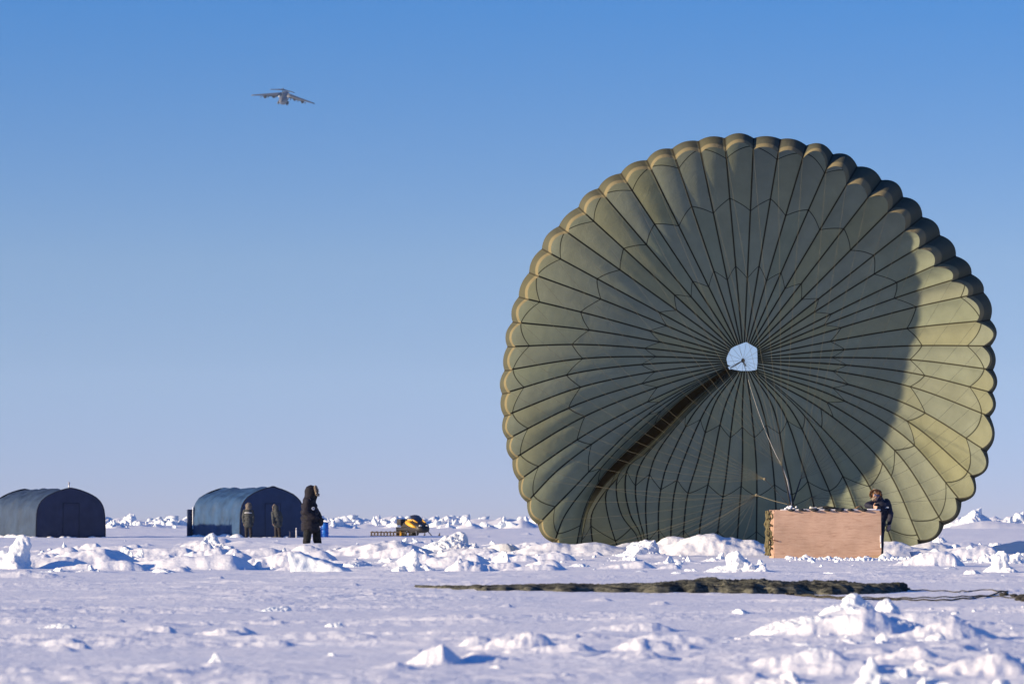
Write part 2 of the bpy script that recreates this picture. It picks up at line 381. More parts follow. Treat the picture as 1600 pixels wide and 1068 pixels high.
# the larger far hummocks
FAR = [(195, 341, 50, 80, 9, 1.1, 1.0, .2), (215, 345, 40, 70, 12, 1, 1, .5), (180, 335, 16, 20, 12, 1, 1, .6), (1541, 331, 60, 130, 12, 1.05, .95, .0),
       (1500, 400, 40, 40, 16, 1.2, 1, .2), (700, 390, 30, 50, 16, 1.1, 1, .5), (745, 400, 40, 80, 15, 1.3, 1, .15), (790, 395, 50, 60, 14, 1.2, 1, .2), (735, 330, 24, 22, 14, 1.1, .9, .1),
       (700, 345, 20, 16, 10, 1, 1, .3), (660, 420, 40, 50, 12, 1, 1, .6), (590, 430, 50, 50, 12, 1, 1, .6), (620, 345, 30, 30, 10, 1, 1, .5), (540, 420, 40, 40, 13, 1, 1, .6),
       (570, 350, 40, 50, 9, 1, 1, .4), (815, 340, 30, 30, 16, 1.1, 1, .3), (270, 380, 60, 40, 12, 1, 1, .6), (520, 345, 26, 40, 14, 1, 1, .4), (1590, 400, 30, 40, 18, 1, 1, .6), (760, 335, 20, 20, 8, 1, 1, .3)]
for i, (px, yy, wl, wr, h, a, b, bl) in enumerate(FAR):
    bump(px, 0, wl*1.1, wr*1.1, h*1.06, y=yy, a=a, b=b, blocky=0, seed=500+i*3, rough=.07, ry=1.5*(h*yy/F)+.6)
    kk = yy/F
    for j in range(int(bl*14) if i not in (1, 2) else 10):
        t = rng.normal(0, .5); s = h*kk*rng.uniform(.2, .6)
        CHUNKS.append(((px-800+t*(wl if t < 0 else wr))*kk, yy+rng.uniform(-.4, 1.4)*h*kk, s*rng.uniform(.6, 1.3), s, s*rng.uniform(.8, 1.5)+(.6-abs(t))*h*kk*.7*(abs(t) < .6), 900+i*31+j, 3))

GZ = base*(1-.6*np.clip(HB*3, 0, 1))+HB
GZ *= smooth(0, 6, GY)
# keep the ice flat under the things that stand on it
def flatten(x, y, rx, ry, z=None):
    global GZ
    d = np.hypot((GX-x)/rx, (GY-y)/ry); m = 1-smooth(.8, 1.25, d)
    if z is None: z = 0.0
    GZ = GZ*(1-m)+z*m
CR_C = P(1292.5, 872, 76.0)
flatten(CR_C.x, 76.65, 1.55, .85, 0.0)
def ground(x, y):
    r = min(max(np.searchsorted(YS, y)-1, 0), len(YS)-2); u = x/y
    c = min(max(np.searchsorted(US, u)-1, 0), len(US)-2)
    fy = (y-YS[r])/(YS[r+1]-YS[r]); fu = (u-US[c])/(US[c+1]-US[c])
    return float((GZ[r, c]*(1-fu)+GZ[r, c+1]*fu)*(1-fy)+(GZ[r+1, c]*(1-fu)+GZ[r+1, c+1]*fu)*fy)
def grid_mesh(name, V, nr, nc, close=False):
    """V: (nr*nc,3)"""
    cc = nc if close else nc-1
    r = np.arange(nr-1)[:, None]; c = np.arange(cc)[None, :]; c2 = (c+1) % nc
    q = np.stack([r*nc+c, r*nc+c2, (r+1)*nc+c2, (r+1)*nc+c], -1).reshape(-1, 4).astype(np.int32)
    me = bpy.data.meshes.new(name)
    me.vertices.add(len(V)); me.vertices.foreach_set('co', np.asarray(V, np.float32).ravel())
    me.loops.add(q.size); me.loops.foreach_set('vertex_index', q.ravel())
    me.polygons.add(len(q)); me.polygons.foreach_set('loop_start', np.arange(0, q.size, 4, dtype=np.int32))
    me.polygons.foreach_set('use_smooth', np.ones(len(q), bool))
    me.update(calc_edges=True)
    return me, q

def snow_material(name, ice=0.0):
    m = bpy.data.materials.new(name); m.use_nodes = True
    nt = m.node_tree; b = nt.nodes['Principled BSDF']; L = nt.links.new
    tc = nd(nt, 'ShaderNodeTexCoord')
    n0 = nd(nt, 'ShaderNodeTexNoise', i_Scale=1.3, i_Detail=6.0); L(tc.outputs['Object'], n0.inputs['Vector'])
    r = nd(nt, 'ShaderNodeValToRGB')
    r.color_ramp.elements[0].position = .35; r.color_ramp.elements[1].position = .65
    if ice:
        r.color_ramp.elements[0].color = (.72, .79, .84, 1); r.color_ramp.elements[1].color = (.82, .83, .84, 1)
    else:
        r.color_ramp.elements[0].color = (.80, .82, .85, 1); r.color_ramp.elements[1].color = (.87, .87, .87, 1)
    L(n0.outputs['Fac'], r.inputs['Fac']); L(r.outputs['Color'], b.inputs['Base Color'])
    b.inputs['Roughness'].default_value = .75; b.inputs['Specular IOR Level'].default_value = .2
    n1 = nd(nt, 'ShaderNodeTexNoise', i_Scale=15.0, i_Detail=7.0, i_Roughness=.65); L(tc.outputs['Object'], n1.inputs['Vector'])
    mp = nd(nt, 'ShaderNodeMapping'); mp.inputs['Scale'].default_value = (2.2, 5.0, 3.0); L(tc.outputs['Object'], mp.inputs['Vector'])
    n2 = nd(nt, 'ShaderNodeTexNoise', i_Scale=1.0, i_Detail=5.0, i_Roughness=.6); L(mp.outputs[0], n2.inputs['Vector'])
    b1 = nd(nt, 'ShaderNodeBump'); b1.inputs['Strength'].default_value = .5; b1.inputs['Distance'].default_value = .026
    b2 = nd(nt, 'ShaderNodeBump'); b2.inputs['Strength'].default_value = .5; b2.inputs['Distance'].default_value = .035
    L(n1.outputs['Fac'], b1.inputs['Height']); L(n2.outputs['Fac'], b2.inputs['Height']); L(b2.outputs[0], b1.inputs['Normal'])
    L(b1.outputs[0], b.inputs['Normal'])
    if ice > .1:
        b.inputs['Subsurface Weight'].default_value = ice; b.inputs['Subsurface Radius'].default_value = (.05, .12, .2)
        b.inputs['Subsurface Scale'].default_value = .6
    return m
M_SNOW = snow_material('snow'); M_ICE = snow_material('ice', .06)
me, _ = grid_mesh('snow_ground', np.stack([GX, GY, GZ], -1).reshape(-1, 3), len(YS), len(US))
gobj = link_mesh('snow_ground', me, M_SNOW, None, False); tag(gobj, kind='structure')
# ------------------------------------------------------------------ the inflated cargo parachute
VC = (1162.0, 559.0); Y0 = 89.0; DEPTH = 4.05; RV = .06
VENT = [(1166, 534), (1150, 540), (1142.5, 544), (1138, 552), (1135, 560), (1137, 570), (1144, 571.5), (1152, 573), (1161, 578), (1172, 578.5), (1182, 578), (1183.5, 568), (1183.5, 558.6), (1183, 544)]
def vent_pt(ang):
    """where the ray from the vent centre leaves the vent outline"""
    d = (math.cos(ang), -math.sin(ang)); best = None
    for i in range(len(VENT)):
        a = VENT[i]; b = VENT[(i+1) % len(VENT)]
        ex, ey = b[0]-a[0], b[1]-a[1]; det = -d[0]*ey+ex*d[1]
        if abs(det) < 1e-9: continue
        t = (-(a[0]-VC[0])*ey+ex*(a[1]-VC[1]))/det; u = (d[0]*(a[1]-VC[1])-d[1]*(a[0]-VC[0]))/det
        if t > 0 and -1e-6 <= u <= 1+1e-6: best = t if best is None else min(best, t)
    return (VC[0]+d[0]*best, VC[1]+d[1]*best)
# skirt cusps, going round anticlockwise from the lower right: (px, py, lip width, bow of the seam)
CUSP = [(1433, 842, 10, .13), (1467, 813, 12, .12), (1492, 777, 12, .11), (1515, 742, 11, .09), (1532, 701, 11, .07), (1537, 648, 11, .05), (1542, 612, 11, .04), (1539, 577, 13, .03), (1534, 541, 16, .02),
        (1525, 503, 23, .02), (1510, 464, 30, .02), (1486, 440, 36, .02), (1458, 417, 40, .01), (1434, 389, 40, .01), (1412, 362, 39, .0), (1386, 333, 37, 0), (1355, 310, 36, 0), (1322, 290, 33, 0),
        (1291, 265, 26, 0), (1254, 248, 22, 0), (1216, 239, 20, 0), (1177, 234, 20, 0),
        (1134, 237, 20, 0), (1095, 239, 20, 0), (1056, 250, 20, 0), (1018, 266, 19, 0), (980, 286, 19, 0), (947, 309, 18, 0), (916, 335, 18, 0), (888, 364, 18, 0), (862, 397, 17, 0), (842, 432, 17, 0.01),
        (826, 468, 16, .01), (815, 505, 16, .02), (806, 542, 15, .03), (801, 578, 14, .04), (798, 613, 13, .05), (799, 647, 12, .05), (803, 682, 12, .05), (811, 713, 11, .05), (820, 745, 11, .04),
        (831, 779, 10, .03), (849, 812, 10, .02), (873, 841, 9, .0)]
PATHS = {41: [(1137, 571), (1058, 612), (996, 648), (944, 680), (875, 731), None], 42: [(1137, 572.5), (1061, 615), (1002, 656), (950, 706), (893, 765), None],
         43: [(1137.5, 573.5), (1064, 617.5), (1010, 662), (960, 708), (914, 762), (882, 806), None]}
ULAST = [(1138, 574.5), (1068, 620), (1018, 666), (967, 715), (938, 748), (914, 795), (900, 858)]
FOLD = [(1140, 577), (1080, 628), (1034, 676), (980, 724), (946, 756), (919, 799), (906, 858)]
LOW = [  # seams of the sagging lower half, vent to ground
 [(1142, 576), (1054, 659), (1007, 710), (955, 757), (930, 790), (923, 812), (927, 858)],
 [(1143, 576.3), (1055, 660), (1008, 710), (960, 752), (947, 770), (950, 805), (966, 858)],
 [(1144, 576.5), (1056, 661), (1009, 710), (970, 735), (963, 765), (972, 805), (995, 836), (1000, 858)],
 [(1145.5, 577), (1058, 661), (1010, 708), (983, 727), (977, 762), (985, 803), (1000, 832), (1004, 858)],
 [(1147, 577.2), (1062, 660), (1018, 700), (998, 732), (993, 765), (998, 805), (1005, 832), (1009, 858)],
 [(1149, 577.5), (1068, 653), (1027, 707), (1013, 750), (1009, 790), (1011, 832), (1014, 858)],
 [(1151, 578), (1088, 640), (1046, 718), (1034, 757), (1029, 800), (1030, 858)],
 [(1153, 578.3), (1107, 632), (1069, 716), (1054, 768), (1049, 818), (1048, 858)],
 [(1155, 578.5), (1117, 630), (1089, 725), (1074, 775), (1069, 818), (1067, 858)],
 [(1157.5, 579), (1132, 637), (1113, 725), (1100, 787), (1094, 821), (1092, 858)],
 [(1160, 579), (1147, 637), (1134, 747), (1123, 818), (1119, 858)],
 [(1163, 579), (1160, 637), (1160, 725), (1153, 827), (1151, 858)],
 [(1166, 579), (1174, 639), (1182, 731), (1182, 826), (1181, 858)],
 [(1169, 579), (1189, 630), (1204, 699), (1212, 785), (1213, 858)],
 [(1172, 579), (1207, 634), (1226, 718), (1237, 770), (1246, 858)],
 [(1175, 579), (1222, 640), (1252, 721), (1270, 782), (1281, 858)],
 [(1177.5, 578.5), (1236, 640), (1279, 728), (1303, 788), (1317, 858)],
 [(1180, 578), (1252, 643), (1310, 731), (1335, 788), (1352, 858)],
 [(1182, 577.5), (1268, 652), (1340, 731), (1366, 775), (1398, 858)],
]
def catmull(pts, ts):
    pts = np.array(pts, float); seg = np.linalg.norm(np.diff(pts, axis=0), axis=1)**.7
    k = np.concatenate([[0], np.cumsum(seg)]); k /= k[-1]
    # cubic hermite with finite-difference tangents
    m = np.zeros_like(pts); n = len(pts)
    for i in range(n):
        a, b = max(i-1, 0), min(i+1, n-1); m[i] = (pts[b]-pts[a])/(k[b]-k[a])
    out = []
    # arc-length reparameterise
    dense = []
    for t in np.linspace(0, 1, 200):
        i = min(max(np.searchsorted(k, t)-1, 0), n-2); h = k[i+1]-k[i]; s = (t-k[i])/h
        dense.append((2*s**3-3*s**2+1)*pts[i]+(s**3-2*s**2+s)*h*m[i]+(-2*s**3+3*s**2)*pts[i+1]+(s**3-s**2)*h*m[i+1])
    dense = np.array(dense); L_ = np.concatenate([[0], np.cumsum(np.linalg.norm(np.diff(dense, axis=0), axis=1))]); L_ /= L_[-1]
    return np.stack([np.interp(ts, L_, dense[:, 0]), np.interp(ts, L_, dense[:, 1])], -1)

NV1, NV2 = 44, 14
phi0 = math.asin(RV)
PHI = np.linspace(phi0, math.pi/2, NV1); RR = np.sin(PHI); FF = (RR-RV)/(1-RV)
PSI = np.linspace(0, math.radians(60), NV2+1)[1:]
seams = []           # arrays (NV1+NV2, 3)
kinds = []
def add_seam(path, lipw, hem, off=0.0, grd=False, dend=0.0):
    px = catmull(path, FF)
    dep = Y0+DEPTH*np.sqrt(np.clip(1-RR**2, 0, 1))+off*np.sin(math.pi*np.clip(FF, 0, 1))**1.0+dend*FF**3
    x = (px[:, 0]-800)/F*dep; z = CAM_H+(HOR-px[:, 1])/F*dep
    inner = np.stack([x, dep, z], -1)
    O = np.array(path[-1], float)
    LL = (.45+lipw*.022)*(1.45 if lipw > 22 else 1.0)
    lip = []
    for ps in PSI:
        q = (1-math.cos(ps))/(1-math.cos(PSI[-1]))
        yy = dep[-1]-LL*math.sin(ps)/math.sin(PSI[-1])
        if grd:
            yy = dep[-1]-.5*ps/PSI[-1]; X = x[-1]; Z = z[-1]-.03*ps
        else:
            p = O+(np.array(hem, float)-O)*q
            X = (p[0]-800)/F*yy; Z = CAM_H+(HOR-p[1])/F*yy
        lip.append((X, yy, Z))
    seams.append(np.concatenate([inner, np.array(lip)])); kinds.append('g' if grd else 'r')
for i, (hx, hy, lw, bow) in enumerate(CUSP):
    a = math.atan2(-(hy-VC[1]), hx-VC[0]); d = np.array([math.cos(a), -math.sin(a)])
    lw = lw+random.uniform(-2, 2); O = np.array([hx, hy])+d*lw; v0 = np.array(vent_pt(a-(bow*1.5 if i < 22 else -bow*1.2)))
    nrm = np.array([d[1], -d[0]]); nrm = nrm if nrm[1] < 0 else -nrm     # upwards
    Lr = np.linalg.norm(O-v0)
    path = [v0, v0+(O-v0)*.33+nrm*Lr*bow*.75, v0+(O-v0)*.66+nrm*Lr*bow*.9, O]
    if i in PATHS: path = [np.array(q_ if q_ is not None else O, float) for q_ in PATHS[i]]
    off = 0.0
    back = len(CUSP)-1-i
    if back < 6: off = -.55*(1-back/6.0)
    add_seam(path, lw, (hx, hy), off)
add_seam(ULAST, 8, (902, 850), -.85, True)
add_seam(FOLD, 8, (912, 850), .75, True)
NFOLD = len(seams)-1
for k, pth in enumerate(LOW):
    add_seam(pth, 8, None, .85*math.exp(-k/4.0), True, 1.3*math.sin(math.pi*min(1, (k+1)/17.)))
NS = len(seams)
# order so the ring closes: cusps ccw, then lower half left to right
SE = np.array(seams)                                   # NS, NR, 3
NR = NV1+NV2; NT = 10
axis = np.array([(VC[0]-800)/F*(Y0+DEPTH), 0, CAM_H+(HOR-VC[1])/F*(Y0+DEPTH)])
# outward normal of the profile at each row
nr_ = np.concatenate([np.sin(PHI)*DEPTH, np.ones(NV2)]); ny_ = np.concatenate([np.cos(PHI)*6.6, -.35*np.sin(PSI)])
ln = np.hypot(nr_, ny_); nr_ /= ln; ny_ /= ln
kb = np.concatenate([.085+.025*FF**2, np.linspace(.13, .24, NV2)])
cols = []; seamd = []; uvu = []; uvv = np.concatenate([FF, 1+np.arange(1, NV2+1)*.012])
rr2 = np.random.default_rng(3)
for j in range(NS):
    A = SE[j]; B = SE[(j+1) % NS]
    wv = np.linalg.norm(B-A, axis=1)
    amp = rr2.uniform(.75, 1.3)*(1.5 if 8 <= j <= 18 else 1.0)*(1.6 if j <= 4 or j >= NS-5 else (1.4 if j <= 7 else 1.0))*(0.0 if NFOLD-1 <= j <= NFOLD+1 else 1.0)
    for k in range(NT):
        t = k/NT
        C = A*(1-t)+B*t
        rad = C-axis; rad[:, 1] = 0; rl = np.linalg.norm(rad, axis=1, keepdims=True); rad = rad/np.maximum(rl, 1e-6)
        n = rad*nr_[:, None]; n[:, 1] += ny_
        bulge = (wv*kb*amp*(4*t*(1-t)))[:, None]
        C = C+n*bulge
        if t > 0:    # soft creases running with the gore
            cr = .010*np.sin(uvv*9+j*2.1+k*.7)*np.sin(uvv*3.1)*np.minimum(wv*2, 1)
            C = C+n*cr[:, None]*4*t*(1-t)
        cols.append(C); seamd.append(wv*min(t, 1-t)); uvu.append(np.full(NR, j+t))
V = np.array(cols).transpose(1, 0, 2)                   # NR, NS*NT, 3
NC = NS*NT
me, q = grid_mesh('canopy', V.reshape(-1, 3), NR, NC, close=True)
at = me.attributes.new('seamd', 'FLOAT', 'POINT'); at.data.foreach_set('value', np.array(seamd).T.astype(np.float32).ravel())
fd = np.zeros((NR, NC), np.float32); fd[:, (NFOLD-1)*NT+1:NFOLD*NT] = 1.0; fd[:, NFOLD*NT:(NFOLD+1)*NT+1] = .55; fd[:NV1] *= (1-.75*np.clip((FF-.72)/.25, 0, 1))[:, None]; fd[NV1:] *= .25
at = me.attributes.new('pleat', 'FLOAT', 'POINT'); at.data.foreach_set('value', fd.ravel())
uv = me.uv_layers.new(name='gore')
U = np.array(uvu).T; W_ = np.repeat(uvv[:, None], NC, 1)
uq = U.reshape(-1)[q].copy(); vq = W_.reshape(-1)[q]
uq[:, 1:3] = np.where(uq[:, 1:3] < uq[:, [0]], NS, uq[:, 1:3])
uv.data.foreach_set('uv', np.stack([uq, vq], -1).astype(np.float32).ravel())

def canopy_material():
    m = bpy.data.materials.new('parachute_cloth'); m.use_nodes = True
    nt = m.node_tree; nt.nodes.clear(); L = nt.links.new
    out = nd(nt, 'ShaderNodeOutputMaterial')
    uvn = nd(nt, 'ShaderNodeUVMap'); uvn.uv_map = 'gore'; sp = nd(nt, 'ShaderNodeSeparateXYZ'); L(uvn.outputs[0], sp.inputs[0])
    def math_(op, a, b=None, c=None):
        n = nd(nt, 'ShaderNodeMath', operation=op)
        for i, q in enumerate((a, b, c)):
            if q is None: continue
            if isinstance(q, (int, float)): n.inputs[i].default_value = q
            else: L(q, n.inputs[i])
        return n.outputs[0]
    def mixc(f, a, b):
        n = nd(nt, 'ShaderNodeMix'); n.data_type = 'RGBA'
        for i, q in ((0, f), (6, a), (7, b)):
            if isinstance(q, (int, float)): n.inputs[i].default_value = q
            elif isinstance(q, tuple): n.inputs[i].default_value = (*q, 1)
            else: L(q, n.inputs[i])
        return n.outputs[2]
    u, v = sp.outputs['X'], sp.outputs['Y']
    sd = nd(nt, 'ShaderNodeAttribute'); sd.attribute_name = 'seamd'; sdf = sd.outputs['Fac']
    pl = nd(nt, 'ShaderNodeAttribute'); pl.attribute_name = 'pleat'; plf = pl.outputs['Fac']
    # triangle wave over pairs of gores -> zigzag cross seams
    tri = math_('ABSOLUTE', math_('SUBTRACT', math_('MULTIPLY', math_('FRACT', math_('MULTIPLY', u, .5)), 2.0), 1.0))
    zz = None
    vz = math_('ADD', v, math_('MULTIPLY', math_('SUBTRACT', tri, .5), -.062))
    vz2 = math_('ADD', v, math_('MULTIPLY', math_('SUBTRACT', tri, .5), .062))
    for src, pos, wdt in ((vz, .345, .0038), (vz, .675, .0038), (vz2, .93, .0034)):
        d = math_('ABSOLUTE', math_('SUBTRACT', src, pos))
        k = nd(nt, 'ShaderNodeMapRange'); k.inputs['From Min'].default_value = wdt; k.inputs['From Max'].default_value = wdt*.5
        L(d, k.inputs['Value'])
        zz = k.outputs[0] if zz is None else math_('MAXIMUM', zz, k.outputs[0])
    k = nd(nt, 'ShaderNodeMapRange'); k.inputs['From Min'].default_value = .027; k.inputs['From Max'].default_value = .015
    L(sdf, k.inputs['Value']); tape = k.outputs[0]
    # cloth panels dyed a little differently
    sec = math_('ADD', math_('ADD', math_('GREATER_THAN', vz, .345), math_('GREATER_THAN', vz, .675)), math_('GREATER_THAN', vz2, .93))
    cb = nd(nt, 'ShaderNodeCombineXYZ'); L(math_('FLOOR', u), cb.inputs[0]); L(sec, cb.inputs[1])
    wn = nd(nt, 'ShaderNodeTexWhiteNoise'); wn.noise_dimensions = '2D'; L(cb.outputs[0], wn.inputs['Vector'])
    cr = nd(nt, 'ShaderNodeValToRGB')
    e = cr.color_ramp.elements; e[0].color = (.240, .268, .188, 1); e[1].color = (.275, .282, .172, 1)
    x = e.new(.5); x.color = (.245, .268, .200, 1)
    L(wn.outputs['Value'], cr.inputs['Fac'])
    tcn = nd(nt, 'ShaderNodeTexCoord')
    nz = nd(nt, 'ShaderNodeTexNoise', i_Scale=1.4, i_Detail=6.0, i_Roughness=.6); L(tcn.outputs['Object'], nz.inputs['Vector'])
    nzr = nd(nt, 'ShaderNodeMapRange'); nzr.inputs['From Min'].default_value = .3; nzr.inputs['From Max'].default_value = .7
    nzr.inputs['To Min'].default_value = .9; nzr.inputs['To Max'].default_value = 1.1; L(nz.outputs['Fac'], nzr.inputs['Value'])
    vm = nd(nt, 'ShaderNodeVectorMath', operation='SCALE'); L(cr.outputs[0], vm.inputs[0]); L(nzr.outputs[0], vm.inputs['Scale'])
    colr = mixc(math_('MULTIPLY', zz, .86), vm.outputs[0], (.025, .025, .018))
    colr = mixc(math_('MULTIPLY', tape, .93), colr, (.020, .019, .014))
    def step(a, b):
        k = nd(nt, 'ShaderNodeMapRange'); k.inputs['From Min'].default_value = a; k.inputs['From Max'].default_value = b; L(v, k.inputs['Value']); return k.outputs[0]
    skirt = math_('MULTIPLY', step(.99, 1.005), .80); band = step(1.134, 1.141)  # skirt: shade put into the lip colour; band: sunlit crescents put into the hem
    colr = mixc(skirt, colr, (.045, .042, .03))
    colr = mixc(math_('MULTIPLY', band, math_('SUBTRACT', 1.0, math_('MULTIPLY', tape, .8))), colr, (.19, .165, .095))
    colr = mixc(plf, colr, (.040, .030, .018))  # shade of the fold put into the cloth colour
    # fine weave wrinkles
    mp = nd(nt, 'ShaderNodeMapping'); mp.inputs['Scale'].default_value = (1.2, 1.2, 1.2); L(tcn.outputs['Object'], mp.inputs['Vector'])
    n2 = nd(nt, 'ShaderNodeTexNoise', i_Scale=2.2, i_Detail=5.0, i_Roughness=.55, i_Distortion=.5); L(mp.outputs[0], n2.inputs['Vector'])
    bp = nd(nt, 'ShaderNodeBump'); bp.inputs['Strength'].default_value = .35; bp.inputs['Distance'].default_value = .08; L(n2.outputs['Fac'], bp.inputs['Height'])
    df = nd(nt, 'ShaderNodeBsdfDiffuse'); tr = nd(nt, 'ShaderNodeBsdfTranslucent'); L(colr, df.inputs[0]); L(bp.outputs[0], df.inputs['Normal']); L(bp.outputs[0], tr.inputs['Normal'])
    hv = nd(nt, 'ShaderNodeHueSaturation'); hv.inputs['Saturation'].default_value = 1.1; hv.inputs['Value'].default_value = 1.0; L(colr, hv.inputs['Color']); L(hv.outputs[0], tr.inputs[0])
    mx = nd(nt, 'ShaderNodeMixShader'); thick = math_('MAXIMUM', math_('MAXIMUM', math_('MULTIPLY', tape, .9), plf), math_('MULTIPLY', skirt, 2.2))
    L(math_('MULTIPLY_ADD', thick, -.38, .42), mx.inputs[0])
    L(df.outputs[0], mx.inputs[1]); L(tr.outputs[0], mx.inputs[2])
    L(mx.outputs[0], out.inputs[0])
    return m
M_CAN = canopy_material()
para = empty('parachute', (axis[0], Y0, 0), 0, 'huge inflated olive green cargo parachute standing on its rim behind the plywood crate', 'parachute')
def child_world(o, par):
    o.parent = par; o.matrix_parent_inverse = Matrix.Translation(par.location).inverted()
    return o
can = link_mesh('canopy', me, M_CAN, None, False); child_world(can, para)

# vent lines, skirt suspension lines, risers, centre line
M_LINE = mat('cord_tan', (.17, .15, .10), .9, .2); M_SUSP = mat('cord_olive', (.085, .08, .052), .9, .2); M_DARKLINE = mat('cord_dark', (.02, .02, .018), .9, .2)
M_WHITELINE = mat('cord_pale', (.30, .30, .28), .9, .15)
hub = P(1161, 563, Y0+DEPTH-.15)
mb = MB()
for j in range(0, NS, 4):
    mb.tube([Vector(SE[j][0]), hub], .0035, 4)
child_world(mb.build('vent_lines', M_WHITELINE), para)
mb = MB(); mb.ell(hub, (.05, .05, .06)); mb.tube([hub, hub+Vector((.02, -.05, -.12)), hub+Vector((.08, -.05, -.16)), hub+Vector((.02, -.06, -.05))], .012, 5)
mb.tube([P(1141, 575, Y0+DEPTH-.2), hub], .014, 5)
child_world(mb.build('vent_knot', mat('webbing_brown', (.10, .07, .04), .9, .2)), para)
TOPC = P(1237, 790, 76.6)
CONF = [P(1195, 748, 77.6), P(1222, 728, 78.0), P(1251, 748, 77.9), P(1268, 776, 77.4), P(1182, 773, 77.3)]
def sagged(a, b, sag, n=9):
    return [a.lerp(b, i/(n-1))+Vector((0, 0, -sag*4*(i/(n-1))*(1-i/(n-1)))) for i in range(n)]
for j in range(NS):
    hem = Vector(SE[j][-1]); p = hem
    if kinds[j] == 'g' : g = 4 if hem.x < TOPC.x else 3
    elif hem.z > 7.5: g = 1 if hem.x < axis[0]+1.5 else 2
    elif hem.x < axis[0]: g = 0 if hem.z > 3.0 else 4
    else: g = 2 if hem.z > 5 else 3
    s = .15 if hem.z > 8 else (.45 if hem.z > 2 else .12)
    mb = MB().tube(sagged(hem, CONF[g], s), .003, 3, cap=False)
    child_world(mb.build('suspension_line', M_SUSP), para)
for g, c in enumerate(CONF):
    mb = MB().tube([c, c.lerp(TOPC, .5)+Vector((0, 0, -.01)), TOPC+Vector(((g-2)*.03, 0, 0))], .017 if g in (1, 2) else .0065, 6)
    child_world(mb.build('riser', M_DARKLINE if g != 4 else M_LINE), para)
    mb = MB().ell(c, (.035, .025, .035)); 
    if g in (0, 4): child_world(mb.build('riser_knot', M_LINE), para)
mb = MB().tube(sagged(hub, P(1222, 728, 78.0), .25, 14), .008, 5)
mb.tube([P(1222, 728, 78.0), P(1230, 750, 77.5), P(1235, 778, 76.9), TOPC], .014, 6)
child_world(mb.build('center_line', M_WHITELINE), para)
# ------------------------------------------------------------------ broken ice: chunk shapes, the notable blocks, the small rubble
from mathutils import noise as mnoise
def ico(sub):
    bm = bmesh.new(); bmesh.ops.create_icosphere(bm, subdivisions=sub, radius=1.0)
    v = np.array([x.co[:] for x in bm.verts]); f = np.array([[q.index for q in x.verts] for x in bm.faces]); bm.free()
    return v, f
ICO = {2: ico(2), 3: ico(3), 4: ico(4), 5: ico(5), 6: ico(6)}
def chunk_shape(seed, sub, npl=13, p=14, rough=.10, spire=0.0):
    r = random.Random(seed); d, f = ICO[sub]
    N = []; D = []
    for i in range(npl):
        v = Vector((r.gauss(0, 1), r.gauss(0, 1), r.gauss(0, .8))).normalized(); N.append(v[:]); D.append(r.uniform(.55, 1.0))
    N = np.array(N); D = np.array(D)
    q = np.clip(d @ N.T/D[None, :], 0, None)
    rad = 1/np.maximum((q**p).sum(1)**(1/p), .55)
    o = Vector((seed*1.37 % 97, seed*.71 % 53, seed*.31 % 31))
    nz = np.array([mnoise.noise(Vector(x)*1.7+o)+.5*mnoise.noise(Vector(x)*4+o)+.3*mnoise.noise(Vector(x)*9+o)+.16*mnoise.noise(Vector(x)*19+o) for x in d])
    v = d*(rad*(1+rough*1.4*nz))[:, None]
    if spire: 
        t = np.clip(v[:, 2], 0, None); v[:, 0] *= 1-spire*t/max(t.max(), .1); v[:, 1] *= 1-spire*.7*t/max(t.max(), .1)
    v[:, 0] /= np.abs(v[:, 0]).max(); v[:, 1] /= np.abs(v[:, 1]).max(); v[:, 2] /= v[:, 2].max()
    return v, f
PROTO = {l: [chunk_shape(11+i*5, l, 10+i % 7, 9, .10+.03*(i % 3), .4*(i % 6 == 0)) for i in range(12 if l < 5 else 0)] for l in (2, 3, 4)}
def placed(v, x, y, z, wx, wy, h, rz, lean=0.0):
    c, s = math.cos(rz), math.sin(rz)
    vx = v[:, 0]*c-v[:, 1]*s; vy = v[:, 0]*s+v[:, 1]*c
    zz = np.where(v[:, 2] > 0, v[:, 2]*h, v[:, 2]*min(h, .25))
    return np.stack([x+vx*wx+zz*lean, y+vy*wy, z+zz], -1)
